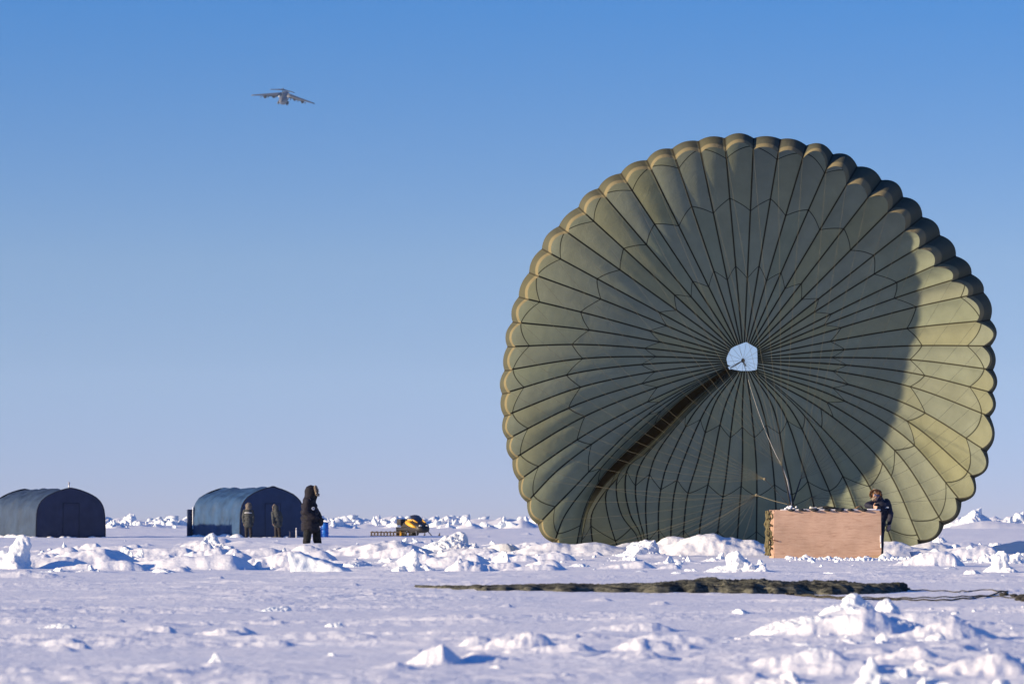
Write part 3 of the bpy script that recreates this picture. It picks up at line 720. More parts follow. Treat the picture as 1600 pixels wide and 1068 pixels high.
# the notable blocks, each a thing of its own: px, py foot, half width, height (photo px), label, shape options
BLOCKS = [
 (19, 888, 22, 56, 'tall rounded lump of white ice at left edge in front of the first tent', dict(seed=44, n=6, base_=.45, main=1.25)),
 (333, 858, 26, 27, 'white wedge of ice leaning against the lower left corner of the second tent', dict(seed=52)),
 (368, 878, 8, 16, 'small round snowball-like ice lump in front of second tent', dict(seed=13, n=1)),
 (643, 889, 22, 35, 'upright ice block with blue shaded right face, below the snowmobile', dict(seed=78, spire=.1, npl=8, n=4, main=1.2)),
 (706, 860, 34, 29, 'broad domed ice hummock just right of the snowmobile', dict(seed=24, spire=.2, n=3, base_=.6)),
 (720, 890, 16, 17, 'small sharp ice pyramid casting a blue shadow below the domed hummock', dict(seed=35, spire=.5, n=1, base_=.5)),
 (780, 884, 24, 25, 'chunky white ice lump left of the canopy, beyond the end of the cloth heap', dict(seed=61)),
 (1008, 872, 36, 30, 'big snowy ice heap in front of the lower left of the canopy', dict(seed=87, n=8)),
 (1158, 895, 40, 36, 'wide white ice heap with blue shaded side just left of the crate', dict(seed=99, spire=.2, n=8)),
 (1402, 859, 17, 26, 'knobbly snow lump right beside the crate, under the leaning person', dict(seed=45, n=7)),
 (1571, 894, 22, 36, 'smooth bluish rounded ice dome at right edge behind the rubble heap', dict(seed=28, p=6, n=2)),
 (1338, 974, 44, 51, 'larger left peak of the near ice heap in front of the cloth', dict(seed=67, n=7, base_=.6, main=1.0)),
 (1389, 978, 30, 46, 'smaller right peak of the near ice heap in front of the cloth', dict(seed=15, spire=.1, n=5, base_=.6, main=1.0)),
 (1357, 1084, 17, 66, 'blurred white ice spike nearest the camera at bottom right', dict(seed=23, spire=.3, p=8, n=3, main=1.9, base_=.25)),
 (335, 1048, 16, 34, 'small solitary white ice cone on flat snow at lower left', dict(seed=33, spire=.55, p=8, n=1, base_=.3, main=1.7)),
 (100, 868, 11, 25, 'small pointed ice spike in front of the first tent end wall', dict(seed=71, spire=.4, n=2, base_=.5)),
 (196, 873, 13, 20, 'boxy snow lump, larger of a pair right of the first tent', dict(seed=83, n=2)),
 (217, 872, 8, 16, 'small round snow lump, smaller of a pair right of the first tent', dict(seed=84, n=0)),
 (195, 819, 24, 25, 'far craggy ice mound on the horizon between the two tents', dict(seed=58, y=352, n=9, base_=.45)),
 (1541, 817, 46, 35, 'far pointed ice peak with bright left and blue right face at right', dict(seed=91, y=345, spire=.75, n=1, npl=8, p=14, main=1.7, base_=.3)),
 (1508, 815, 26, 25, 'far blue shaded ice slab just behind the pointed peak at right', dict(seed=12, y=372, n=1, npl=7, p=16)),
]
def heap(px, py, wl, wr, h, seed, y=None, n=None, spire=0.0, main=1.0, name='ice_block', base_=.34, npl=11, p=9):
    """a hummock: main lump, tumbled smaller lumps and a drifted base grown into one surface. wl/wr/h in photo pixels"""
    r = random.Random(seed)
    if y is None: y = CAM_H*F/(py-HOR)
    k = y/F; W2 = (wl+wr)/2*k; dep = min(.75*W2, .45*W2+.5*h*k); x0 = (px-800)*k; yc = y+dep*.8; z0 = min(ground(x0+a_*W2, yc+b_*dep) for a_, b_ in ((0, -1), (-1, 0), (1, 0), (0, 0), (-.7, -.7), (.7, -.7)))
    H_ = max(CAM_H+(HOR-(py-h))/F*yc-z0, .5*h*k) if y < 200 else h*k
    mb = MB()
    mb.ell((-.12*W2, .1*dep, -.35*H_), (W2*1.15, dep*1.1, H_*(base_+.35)), None, 24, 12)
    v, f = chunk_shape(seed, 3, npl, p, .13, spire)
    mb.add(placed(v, 0, 0, 0, W2*.62*main, dep*.75, H_, 0, r.uniform(-.12, .2)).tolist(), f.tolist())
    if n is None: n = 4+r.randrange(5)
    for i in range(n):
        t = max(-1, min(1, r.gauss(0, .6))); s = H_*r.uniform(.25, .72)*(1.05-.4*abs(t)); xx = t*(wl if t < 0 else wr)*k*.85
        v, f = PROTO[3][r.randrange(12)]
        mb.add(placed(v, xx, r.uniform(-.9, .6)*dep*.8, -.22*s, s*r.uniform(.7, 1.5), s*r.uniform(.6, 1.1), s, r.uniform(0, 6.28), r.uniform(-.3, .3)).tolist(), f.tolist())
    vx = max(H_/26, W2/60, .006)
    o = mb.remesh(name, M_ICE, None, voxel=vx, smooth=2)
    me = o.data; of = Vector((seed*1.7 % 31, seed*.9 % 17, 0)); q = 1/H_
    def dn(c):
        c_ = Vector(c)*q
        return (mnoise.noise(c_*2.2+of)*.09+mnoise.noise(c_*5+of)*.055+mnoise.noise(c_*11+of)*.032+mnoise.noise(c_*24+of)*.015)*H_
    displace(me, dn)
    o.location = (x0, yc, z0-.01)
    return o
for i, (px, py, hw, h, lab, op) in enumerate(BLOCKS):
    o = heap(px, py, hw*1.25, hw*1.45, h, 1000+op.pop('seed')*7, **op)
    tag(o, lab, 'ice block')
PARTS_ = [heap(1345, 996, 115, 170, 52, 77, n=16, main=.4, name='rubble', base_=.7), heap(1290, 1046, 60, 70, 34, 78, n=12, main=.5, name='rubble', base_=.45),
          heap(1560, 1050, 70, 80, 36, 79, n=12, main=.4, name='rubble', base_=.4), heap(1420, 1066, 60, 90, 26, 80, n=10, main=.4, name='rubble', base_=.5)]
rh = random.Random(21)
for i in range(22):      # the jumbled foreground at the right, thinning to the left
    py = rh.uniform(990, 1090); px = rh.uniform(1120, 1620) if i < 16 else rh.uniform(520, 1120); h = rh.uniform(12, 30)*(.6+.6*(py-950)/120)*(1 if i < 16 else .6)
    PARTS_.append(heap(px, py, h*rh.uniform(1.0, 2.0), h*rh.uniform(1.4, 3.0), h, 5000+i*11, n=rh.randrange(3, 9), main=rh.uniform(.5, 1.0), name='rubble', base_=rh.uniform(.35, .6)))
for i, (px, py, wl, wr, h, a, b, bl) in enumerate(HUM):
    if bl <= .12 or any(abs(px-q[0]) < 16 and abs(py-q[1]) < 12 for q in BLOCKS): continue
    o = heap(px, py, wl, wr, h*.80, 3000+i*13, n=int(3+bl*12), main=.8 if bl < .35 else .6, name='rubble', npl=9+i % 5)
    PARTS_.append(o)
# tilted slab with a straight top edge
def slab(pts, y, thick, lab, seed):
    """outline in photo pixels standing at distance y, given a real thickness and a roughened skin"""
    k = y/F; bm = bmesh.new(); c = Vector(((pts[0][0]-800)*k, y, 0))
    vs = [bm.verts.new(P(px, py, y)-c) for px, py in pts]
    fc = bm.faces.new(vs); r = bmesh.ops.extrude_face_region(bm, geom=[fc])
    for e in r['geom']:
        if isinstance(e, bmesh.types.BMVert): e.co += Vector((.5*thick, thick, -.12*thick))
    bmesh.ops.triangulate(bm, faces=bm.faces[:]); bmesh.ops.recalc_face_normals(bm, faces=bm.faces[:])
    for i in range(4): bmesh.ops.subdivide_edges(bm, edges=[e for e in bm.edges if e.calc_length() > .07], cuts=1, use_grid_fill=True)
    bmesh.ops.triangulate(bm, faces=bm.faces[:])
    o = Vector((seed, 0, 0)); bm.normal_update()
    for i in range(2): bmesh.ops.smooth_vert(bm, verts=bm.verts[:], factor=.5, use_axis_x=True, use_axis_y=True, use_axis_z=True)
    bm.normal_update()
    for v in bm.verts: v.co += v.normal*(.05*mnoise.noise(v.co*3+o)+.025*mnoise.noise(v.co*9+o))
    me = bpy.data.meshes.new('ice_slab'); bm.to_mesh(me); bm.free()
    ob = link_mesh('ice_slab', me, M_ICE); ob.location = c
    return tag(ob, lab, 'ice slab')
slab([(449, 862), (470, 864), (500, 875), (536, 889), (546, 896), (455, 898)], 60.5, .35, 'flat tilted ice slab with straight sloping top edge below the walking person', 3)
# loose rubble: everything too small and too many to count
AV = []; AF = []; n = 0
r9 = random.Random(4)
for (x, y, wx, wy, h, sd, lod) in CHUNKS:
    v, f = PROTO[lod][sd % 12]
    z = ground(x, y)
    vv = placed(v, x, y, z-.12*h, wx*1.15, wy, h*.95, r9.uniform(0, 6.28), r9.uniform(-.3, .3))
    AV.append(vv); AF.append(f+n); n += len(vv)
# crumbs of trampled snow round the crate and over the rubble band
def crumbs(cnt, x0, x1, y0, y1, s0, s1):
    global n
    for i in range(cnt):
        y = r9.uniform(y0, y1); x = r9.uniform(x0, x1)*y/F; s = r9.uniform(s0, s1)*(.5+r9.random()**3*1.3)
        v, f = PROTO[2][r9.randrange(12)]
        AV.append(placed(v, x, y, ground(x, y)-.1*s, s*r9.uniform(.8, 1.6), s, s*r9.uniform(.7, 1.2), r9.uniform(0, 6), 0)); AF.append(f+n); n += len(v)
crumbs(300, 430, 640, 72.5, 75.8, .015, .065); crumbs(50, 560, 800, 74, 79, .04, .11); crumbs(260, -800, 800, 62, 100, .02, .07); crumbs(110, 480, 800, 22, 36, .006, .025)
for o in PARTS_:
    me = o.data; nv = len(me.vertices); co = np.empty(nv*3, np.float32); me.vertices.foreach_get('co', co); AV.append(co.reshape(-1, 3).astype(float)+np.array(o.location)[None])
    fa = []
    for p_ in me.polygons:
        q_ = p_.vertices
        fa.append((q_[0], q_[1], q_[2]))
        if len(q_) == 4: fa.append((q_[0], q_[2], q_[3]))
    AF.append(np.array(fa)+n); n += nv
    bpy.data.objects.remove(o); bpy.data.meshes.remove(me)
AV = np.concatenate(AV); AF = np.concatenate(AF)
me = bpy.data.meshes.new('ice_rubble'); me.from_pydata(AV.tolist(), [], AF.tolist())
o = link_mesh('ice_rubble', me, M_ICE); tag(o, kind='stuff')
# ------------------------------------------------------------------ tents
def tent(px_l, px_r, y, length, ang, hgt, name_mats, label, seed, pipe=False, flap=False):
    """px_l/px_r: feet of the near end wall in the photo"""
    A = Vector(((px_l-800)/F*y, y)); Bx = (px_r-800)/F*y
    ca, sa = math.cos(ang), math.sin(ang)
    Wd = (Bx-A.x)/ca
    cx, cy = (A.x+Bx)/2, y+Wd*sa/2*.0
    z0 = -.05
    t = empty('tent', (cx, cy, z0), 0, label, 'tent', 'dark blue arched tents on the ice')
    ax = Vector((ca, sa, 0)); bk = Vector((-sa, ca, 0))     # across the end wall, and back along the ridge
    h = hgt/2.45; w = Wd/3.6
    half = [(1.8, 0), (1.8, .4), (1.79, .8), (1.77, 1.15), (1.72, 1.45), (1.6, 1.72), (1.38, 1.95), (1.05, 2.14), (.7, 2.28), (.35, 2.385), (0, 2.45)]
    prof = [(-a*w, b*h) for a, b in half]+[(a*w, b*h) for a, b in half[::-1][1:]]
    pr = catmull([(a, b) for a, b in prof], np.linspace(0, 1, 61))
    nl = 64; V = []
    for i in range(nl):
        s = i/(nl-1)*length
        rib = abs(math.sin(math.pi*s/(length/5)))           # cloth sags between the hoops
        for k, (a, b) in enumerate(pr):
            sag = .02*rib*(b/hgt > .25)
            n = mnoise.noise(Vector((s*1.1+seed, a*1.3, b*1.3)))*.05+mnoise.noise(Vector((s*2.6+seed, a*2.5+b, b*3)))*.03+.03*mnoise.noise(Vector((s*.8, b*4+a*2, seed)))
            ln_ = math.hypot(a, b-.9); q = (1-sag+n/max(ln_, .5)*min(1, b*2))
            p = ax*(a*(1+(q-1)*.8))+bk*s
            V.append((p.x, p.y, max(0, b*q)))
    me, _ = grid_mesh('cover', np.array(V), nl, 61)
    link_mesh('cover', me, name_mats[0], t)
    def endwall(name, s, out):
        rows_ = 14; vs = []; fs = []
        for j in range(rows_+1):
            q = j/rows_
            for k, (a, b) in enumerate(pr):
                aa, bb = a*q, .0+(b)*q if q > 0 else 0
                n = .03*mnoise.noise(Vector((aa*1.6+seed, bb*1.6, 3.3)))+.015*mnoise.noise(Vector((aa*5, bb*1.5+seed, 3.3)))
                p = ax*aa+bk*(s+out*(.06+n)*(1-q**6)); vs.append((p.x, p.y, bb))
        me, _ = grid_mesh(name, np.array(vs), rows_+1, 61)
        link_mesh(name, me, name_mats[1], t)
    endwall('end_wall', 0.0, -1); endwall('end_wall', length, 1)
    for s in (0.0, length):
        MB().tube([ax*a*1.005+bk*s+Vector((0, 0, b*1.003)) for a, b in pr[::2]], .03, 5).build('hem_rope', name_mats[2], t)
    # door panel outline sewn on the end wall
    mb = MB()
    for a in (-.42, .42): mb.tube([ax*a+bk*-.075+Vector((0, 0, z)) for z in (.05, .9, 1.75)], .012, 5)
    mb.tube([ax*-.42+bk*-.075+Vector((0, 0, 1.75)), ax*.42+bk*-.075+Vector((0, 0, 1.75))], .012, 5)
    mb.build('door_zip', name_mats[2], t)
    mb = MB(); rs_ = random.Random(seed)
    for i in range(22):
        s = length*i/21; p = ax*(-1.8*w-.10-.1*rs_.random())+bk*s
        mb.ell(p+Vector((0, 0, -.03)), (rs_.uniform(.15, .4), .3, rs_.uniform(.08, .26)))
    for i in range(12):
        p = ax*(-1.7*w+3.4*w*i/11)-bk*(.06+.08*rs_.random())
        mb.ell(p+Vector((0, 0, -.03)), (.25, rs_.uniform(.12, .3), rs_.uniform(.05, .16)))
    mb.remesh('snow_bank', M_SNOW, t, voxel=.04, smooth=3, wrinkle=.02, wscale=3)
    if pipe:
        p = bk*.25+Vector((0, 0, hgt))
        pp = MB().tube([p+Vector((0, 0, -.1)), p+Vector((0, 0, .26))], .035, 10).build('stove_pipe', mat('pipe_steel', (.45, .45, .47), .4, .2, metal=.6), t, True)
        MB().tube([p+Vector((0, 0, .25)), p+Vector((0, 0, .27)), p+Vector((0, 0, .31))], [.07, .065, .01], 10).build('cowl', mat('pipe_cap', (.5, .5, .52), .4, .2, metal=.6), pp)
    if flap:
        mb = MB(); c = ax*(-1.72*w)+bk*(length+.12)
        R = Euler((0, 0, ang+.3)).to_matrix()
        mb.box(c+Vector((-.12, 0, .74)), (.5, .10, 1.46), R, bev=.04)
        mb.build('door_flap', name_mats[1], t, True)
        MB().tube([ax*(-1.81*w)+bk*(length-.05)+Vector((0, 0, z)) for z in (.45, .9, 1.3, 1.6)], .03, 6).build('frost_seam', mat('frost', (.75, .77, .8), .9, .1), t)
    return t
MB_ROPE = mat('rope_navy', (.02, .028, .05), .9, .2)
T1 = [mat('tarp_grey_blue', (.027, .048, .088), .62, .22, 1.6, .25, 8, .35), mat('tarp_end_navy', (.036, .043, .080), .75, .15, 1.5, .2, 8, .25), MB_ROPE]
T2 = [mat('tarp_blue', (.022, .060, .135), .6, .28, 1.6, .3, 8, .4), mat('tarp_end_blue', (.030, .050, .105), .7, .15, 1.5, .2, 8, .3), MB_ROPE]
tent(60, 161, 169.2, 7.0, math.radians(27), 2.50, T1, 'dark grey-blue tent with a small chimney pipe, cut off by the left edge', 3, pipe=True)
tent(377, 474, 172, 6.4, math.radians(27), 2.58, T2, 'brighter blue tent with two people in front of its dark end wall', 17, flap=True)

# ------------------------------------------------------------------ people
SKIN = mat('skin', (.50, .30, .22), .55, .1, 20, 0, 60, .4)
M_EYE = mat('eye', (.02, .015, .01), .2, .1); M_FURL = mat('fur_pale', (.34, .28, .22), .95, .35, 40, .8, 120)
M_FURB = mat('fur_brown', (.13, .065, .035), .95, .45, 30, .8, 120); M_FURG = mat('fur_grey', (.17, .145, .12), .95, .4, 30, .8, 120)
M_BOOT = mat('boot_rubber', (.02, .02, .022), .6, .2); M_GLOVE = mat('glove_grey', (.08, .075, .075), .8, .25); M_GLOVED = mat('glove_dark', (.03, .03, .035), .8, .2)
def hand(mb, wrist, fwd, side, L_=.19, curl=.5, r=.012):
    """palm and five separate curled fingers; side points to the thumb"""
    fwd = Vector(fwd).normalized(); side = Vector(side); side = (side-fwd*side.dot(fwd)).normalized(); nrm = fwd.cross(side)
    w0 = Vector(wrist); pal = w0+fwd*L_*.26
    R = Matrix((side, fwd, nrm)).transposed()
    mb.ell(pal, (L_*.23, L_*.29, L_*.09), R, 10, 7)
    mb.cap(w0-fwd*.03, w0+fwd*.03, r*2.1, r*2.2, 8)
    for i, (o, ln) in enumerate(((.16, .44), (.055, .5), (-.055, .46), (-.16, .36))):
        p = w0+fwd*L_*.48+side*o*L_; d = (fwd+side*o*.35).normalized()
        l = ln*L_
        for s in (.45, .32, .26):
            q = p+d*l*s; mb.cap(p, q, r, r*.9, 7); p = q
            d = (d+nrm*curl*.8).normalized()
    p = w0+fwd*L_*.12+side*L_*.17; d = (fwd*.6+side*.75+nrm*.15).normalized()
    for s in (.3, .24): q = p+d*L_*s; mb.cap(p, q, r*1.15, r, 7); p = q; d = (d+fwd*.5+nrm*curl*.3).normalized()
def body_mesh(root, J, face, up=(0, 0, 1), vox=.016):
    """one continuous slim figure under the clothes. J: joint dictionary; face: direction the face looks"""
    mb = MB(); f = Vector(face).normalized(); u = Vector(up); u = (u-f*u.dot(f)).normalized(); s = f.cross(u)
    h = Vector(J['head']); R = Matrix((s, f, u)).transposed()
    mb.ell(h, (.076, .095, .115), R); mb.ell(h+f*.03-u*.06, (.055, .065, .06), R)       # skull, jaw
    mb.cap(h+f*.088+u*.015, h+f*.112-u*.025, .010, .016, 8)                              # nose
    mb.ell(h+f*.085-u*.062, (.028, .014, .007), R); mb.ell(h+f*.083-u*.076, (.025, .014, .007), R)   # lips
    for k in (-1, 1):
        mb.ell(h+s*k*.078-u*.005, (.012, .022, .034), R); mb.ell(h+s*k*.034+f*.078+u*.032, (.022, .015, .008), R)   # ears, brows
    mb.cap(h-u*.08, Vector(J['neck']), .052, .06)
    mb.cap(J['neck'], J['pelvis'], .10, .085); mb.cap(J['shl'], J['shr'], .075, .075); mb.cap(J['hipl'], J['hipr'], .08, .08)
    for q in 'lr':
        mb.cap(J['sh'+q], J['el'+q], .05, .04); mb.cap(J['el'+q], J['wr'+q], .04, .028)
        mb.cap(J['hip'+q], J['kn'+q], .08, .055); mb.cap(J['kn'+q], J['an'+q], .055, .038)
        toe = Vector(J['an'+q])+Vector((f.x, f.y, 0)).normalized()*.16 if (abs(f.x)+abs(f.y)) > .1 else Vector(J['an'+q])+Vector((0, -.16, 0))
        mb.cap(J['an'+q], (toe.x, toe.y, Vector(J['an'+q]).z-.05), .04, .03)
        hand(mb, J['wr'+q], Vector(J['wr'+q])-Vector(J['el'+q]), J.get('th'+q, (0, -1, 0)), .18, .5, .011)
    b = mb.remesh('body', SKIN, root, voxel=vox*.75, smooth=3)
    for k in (-1, 1): MB().ell(h+s*k*.033+f*.084+u*.012, (.014, .010, .009), R, 8, 6).build('eye', M_EYE, root, True)
    return b
def fur_ring(root, c, f, up, r, thick, m, n=150, name='fur_trim', a0=0, a1=6.283):
    """tufts of fur round an opening"""
    f = Vector(f).normalized(); u = Vector(up); u = (u-f*u.dot(f)).normalized(); s = f.cross(u); c = Vector(c); rr = random.Random(5)
    mb = MB()
    for i in range(n):
        a = a0+(a1-a0)*rr.random(); d = s*math.cos(a)*r[0]+u*math.sin(a)*r[1]; p = c+d*(1+rr.uniform(-.12, .12))
        out = (d.normalized()*rr.uniform(.2, 1.1)+f*rr.uniform(.1, 1.0)+Vector((rr.uniform(-.3, .3),)*3)).normalized()
        L_ = thick*rr.uniform(.7, 1.5)
        mb.tube([p, p+out*L_*.5, p+out*L_+Vector((0, 0, -.01))], [thick*.30, thick*.24, thick*.05], 5)
    return mb.build(name, m, root, True)
def boots(root, J, face, m):
    f = Vector((face[0], face[1], 0)); f = f.normalized() if f.length > .05 else Vector((0, -1, 0))
    for q in 'lr':
        a = Vector(J['an'+q]); mb = MB()
        mb.cap(a+Vector((0, 0, .22)), a+Vector((0, 0, -.02)), .078, .07); mb.cap(a+Vector((0, 0, -.035))-f*.05, a+Vector((0, 0, -.045))+f*.17, .065, .055)
        mb.remesh('boot', m, root, voxel=.016, smooth=2)

# --- the walker in the black parka
PX, PY_ = 486.5, 104.0; k = PY_/F; z0 = ground((PX-800)*k, PY_)
z0 = min(z0, .16)
wk = empty('person', ((PX-800)*k, PY_, z0), 0, 'person in a long black hooded parka standing in profile beside the blue barrel', 'person')
H = (CAM_H+(HOR-758)*k-z0)/1.86      # overall scale so that the hood top meets its row
J = dict(head=(.05, -.02, 1.66), neck=(-.02, 0, 1.48), pelvis=(-.03, 0, .95), shl=(-.05, -.19, 1.42), shr=(-.03, .19, 1.42), ell=(-.12, -.27, 1.12), elr=(.12, .25, 1.10), wrl=(.00, -.18, .95), wrr=(.24, .12, .92),
         hipl=(-.08, -.1, .92), hipr=(.04, .1, .92), knl=(-.10, -.12, .52), knr=(.14, .1, .52), anl=(-.13, -.13, .10), anr=(.17, .1, .10), thl=(1, 0, 0), thr=(0, -1, 0))
FC = (.93, -.2, .28)
body_mesh(wk, J, FC, (-.28, 0, 1))
M_PARK = mat('parka_black', (.010, .0095, .017), .8, .35, 5, .4, 25, .25); M_PANT = mat('trousers_black', (.012, .013, .015), .8, .3, 8, .4, 25, .2)
mb = MB()
for z, cx, rx, ry in ((1.40, -.06, .20, .27), (1.25, -.06, .25, .29), (1.08, -.05, .27, .29), (.9, -.04, .28, .29), (.72, -.03, .285, .30), (.62, -.03, .28, .29)):
    mb.ell((cx, 0, z), (rx, ry, .17))
mb.cap((-.06, 0, 1.42), (-.01, 0, 1.55), .17, .15)
mb.cap((-.08, -.19, 1.38), (-.14, -.28, 1.10), .115, .11); mb.cap((-.14, -.28, 1.10), (.10, -.27, .95), .11, .085)
mb.cap((-.02, .19, 1.38), (.12, .25, 1.10), .115, .10); mb.cap((.12, .25, 1.10), (.24, .12, .93), .10, .08)
park = mb.remesh('parka', M_PARK, wk, voxel=.018, smooth=4, wrinkle=.012, wscale=8)
mb = MB()
mb.ell((-.02, -.01, 1.67), (.185, .165, .205)); mb.ell((.05, -.01, 1.69), (.13, .14, .16)); mb.cap((-.03, 0, 1.6), (-.04, 0, 1.46), .16, .19); mb.ell((.10, -.02, 1.52), (.08, .12, .08))
mb.remesh('hood', M_PARK, wk, voxel=.018, smooth=3, wrinkle=.008, wscale=9)
fur_ring(wk, (.135, -.03, 1.705), FC, (-.28, 0, 1), (.105, .118), .052, M_FURL, 260)
mb = MB().ell((.10, -.03, 1.69), (.06, .09, .11)).build('face_mask', mat('mask_grey', (.33, .29, .27), .9, .2), wk, True)
mb = MB()
for q in 'lr': mb.cap(J['hip'+q], J['kn'+q], .145, .125); mb.cap(J['kn'+q], (J['an'+q][0], J['an'+q][1], .2), .125, .115)
mb.cap(J['hipl'], J['hipr'], .16, .16)
mb.remesh('trousers', M_PANT, wk, voxel=.02, smooth=3, wrinkle=.014, wscale=7)
boots(wk, J, (1, -.2, 0), M_BOOT)
mb = MB(); hand(mb, (.245, .11, .93), (.2, -.25, -.9), (.8, -.3, 0), .21, .5, .017); mb.ell((.27, .06, .80), (.085, .09, .13)); mb.remesh('mitten', M_GLOVED, wk, voxel=.013, smooth=2)
pa = MB().tube([(.07, -.30, 1.19), (.072, -.312, 1.19)], .048, 20).build('patch', mat('patch_pale', (.40, .44, .52), .7, .1), wk)
MB().tube([(.072, -.310, 1.19), (.0735, -.318, 1.19)], .026, 16).build('emblem', mat('patch_dark', (.10, .13, .25), .7, .1), pa)
wk.scale = (H, H, H)

def bystander(px, y, top, label, lean, hem, cols, face, arms, fur, strip=False, strap=False, stance=.1):
    k = y/F; x = (px-800)*k; z0 = ground(x, y); r = empty('person', (x, y, z0), 0, label, 'person')
    H = (CAM_H+(HOR-top)*k-z0)/1.86
    lx = lean
    J = dict(head=(lx*1.1, 0, 1.67), neck=(lx, 0, 1.48), pelvis=(0, 0, .95), shl=(lx-.19, 0, 1.42), shr=(lx+.19, 0, 1.42), ell=arms[0][0], wrl=arms[0][1], elr=arms[1][0], wrr=arms[1][1],
             hipl=(-.1, 0, .92), hipr=(.1, 0, .92), knl=(-stance, .02, .5), knr=(stance, 0, .5), anl=(-stance, .04, .1), anr=(stance+.02, .04, .1), thl=(1, 0, 0), thr=(-1, 0, 0))
    body_mesh(r, J, face)
    mb = MB()
    for z, rx, ry in ((1.40, .20, .17), (1.22, .235, .2), (1.0, .25, .21), (.8, .26, .22), (hem+.12, .27, .22)):
        t = (z-.9)/.6; mb.ell((lx*max(t, -.2), 0, z), (rx, ry, .17))
    mb.cap((lx, 0, 1.42), (lx, 0, 1.52), .14, .13)
    for q, sx in (('l', -1), ('r', 1)):
        mb.cap(J['sh'+q], J['el'+q], .10, .085); mb.cap(J['el'+q], J['wr'+q], .085, .07)
    mb.remesh('parka', cols[0], r, voxel=.022, smooth=3, wrinkle=.012, wscale=8)
    mb = MB(); mb.ell((lx*1.1, .0, 1.68), (.15, .155, .17)); mb.cap((lx*1.05, .02, 1.58), (lx, .03, 1.46), .15, .17)
    mb.remesh('hood', cols[0] if not strip else M_FURG, r, voxel=.02, smooth=3, wrinkle=.012, wscale=10)
    fur_ring(r, Vector((lx*1.1, 0, 1.69))+Vector(face).normalized()*.10, face, (0, 0, 1), (.125, .135), .06, fur, 200)
    mb = MB()
    for q in 'lr': mb.cap(J['hip'+q], J['kn'+q], .11, .095); mb.cap(J['kn'+q], (J['an'+q][0], J['an'+q][1], .2), .095, .085)
    mb.cap(J['hipl'], J['hipr'], .13, .13)
    mb.remesh('trousers', cols[1], r, voxel=.02, smooth=3, wrinkle=.012, wscale=7)
    boots(r, J, (face[0], face[1], 0), M_BOOT)
    for q in 'lr':
        mb = MB(); hand(mb, J['wr'+q], Vector(J['wr'+q])-Vector(J['el'+q]), J['th'+q], .2, .5, .016)
        mb.remesh('glove', M_GLOVED, r, voxel=.013, smooth=2)
    if strip:
        MB().tube([(lx-.19, -.14, 1.33), (lx-.1, -.195, 1.335), (lx+.02, -.21, 1.335), (lx+.1, -.2, 1.33), (lx+.19, -.15, 1.32)], .022, 6).build('reflective_strip', mat('reflective', (.6, .62, .66), .4, .1), r, True)
    if strap:
        MB().tube([(lx-.17, -.2, 1.15), (lx-.19, -.22, .95), (lx-.16, -.21, .72)], .02, 6).build('strap', mat('strap_pale', (.55, .55, .55), .7, .1), r, True)
    r.scale = (H, H, H); return r
OLV = mat('parka_olive_grey', (.045, .050, .052), .85, .25, 5, .4, 25); TRB = mat('trousers_brown', (.020, .018, .022), .85, .25, 6, .4, 25)
bystander(388, 169.6, 785, 'person in grey-olive parka with reflective stripe across the back', .0, .56, (OLV, TRB), (.1, 1, 0),
          (((-.27, -.02, 1.12), (-.24, -.08, .84)), ((.27, -.02, 1.12), (.25, -.06, .84))), M_FURG, strip=True, stance=.11)
bystander(433.5, 169.4, 788, 'person in green-grey parka with pale fur hood leaning left before the tent wall', -.07, .62, (OLV, TRB), (-.9, .35, .1),
          (((-.24, -.14, 1.14), (-.22, -.22, .88)), ((.24, .02, 1.12), (.2, .1, .86))), M_FURL, strap=True, stance=.09)

# --- person leaning over the crate
PX, PY_ = 1375.5, 77.75; k = PY_/F; z0 = ground((PX-800)*k, PY_)
ld = empty('person', ((PX-800)*k, PY_, z0), 0, 'person in dark navy suit and brown fur hat leaning over the plywood crate', 'person')
J = dict(head=(-.105, -.16, 1.44-z0), neck=(-.05, -.05, 1.31-z0), pelvis=(.035, .04, .95), shl=(-.16, -.1, 1.27-z0), shr=(.14, -.02, 1.29-z0), ell=(-.33, -.28, 1.22-z0), wrl=(-.22, -.42, 1.19-z0), elr=(.235, -.02, 1.02-z0), wrr=(.20, -.07, .82-z0),
         hipl=(-.06, .06, .92), hipr=(.05, .06, .92), knl=(-.10, .08, .5), knr=(.02, .08, .5), anl=(-.10, .12, .10), anr=(.01, .1, .10), thl=(0, 0, 1), thr=(-1, 0, 0))
FD = (-.35, -.8, -.5)
body_mesh(ld, J, FD)
NAVY = mat('suit_navy', (.016, .018, .034), .75, .4, 6, .4, 25, .3)
mb = MB(); mb.cap((.035, .03, 1.0), (.0, -.02, 1.2-z0), .125, .17); mb.ell((.0, -.05, 1.22-z0), (.20, .16, .13)); mb.cap(J['neck'], (-.08, -.1, 1.38-z0), .13, .12)
for q in 'lr': mb.cap(J['sh'+q], J['el'+q], .09, .07); mb.cap(J['el'+q], J['wr'+q], .07, .05)
mb.cap((.0, .04, .86), (.03, .04, 1.0), .135, .135)
mb.remesh('jacket', NAVY, ld, voxel=.016, smooth=3, wrinkle=.012, wscale=10)
mb = MB()
for q in 'lr': mb.cap(J['hip'+q], J['kn'+q], .095, .08); mb.cap(J['kn'+q], (J['an'+q][0], J['an'+q][1], .2), .08, .075)
mb.cap(J['hipl'], J['hipr'], .11, .11)
mb.remesh('trousers', NAVY, ld, voxel=.018, smooth=3, wrinkle=.01, wscale=8)
boots(ld, J, FD, M_BOOT)
hc = Vector(J['head'])
mb = MB(); mb.ell(hc+Vector((.01, .03, .05)), (.12, .125, .10)); mb.ell(hc+Vector((.02, .06, .0)), (.12, .11, .13))
mb.remesh('fur_hat', M_FURB, ld, voxel=.014, smooth=2, wrinkle=.012, wscale=22)
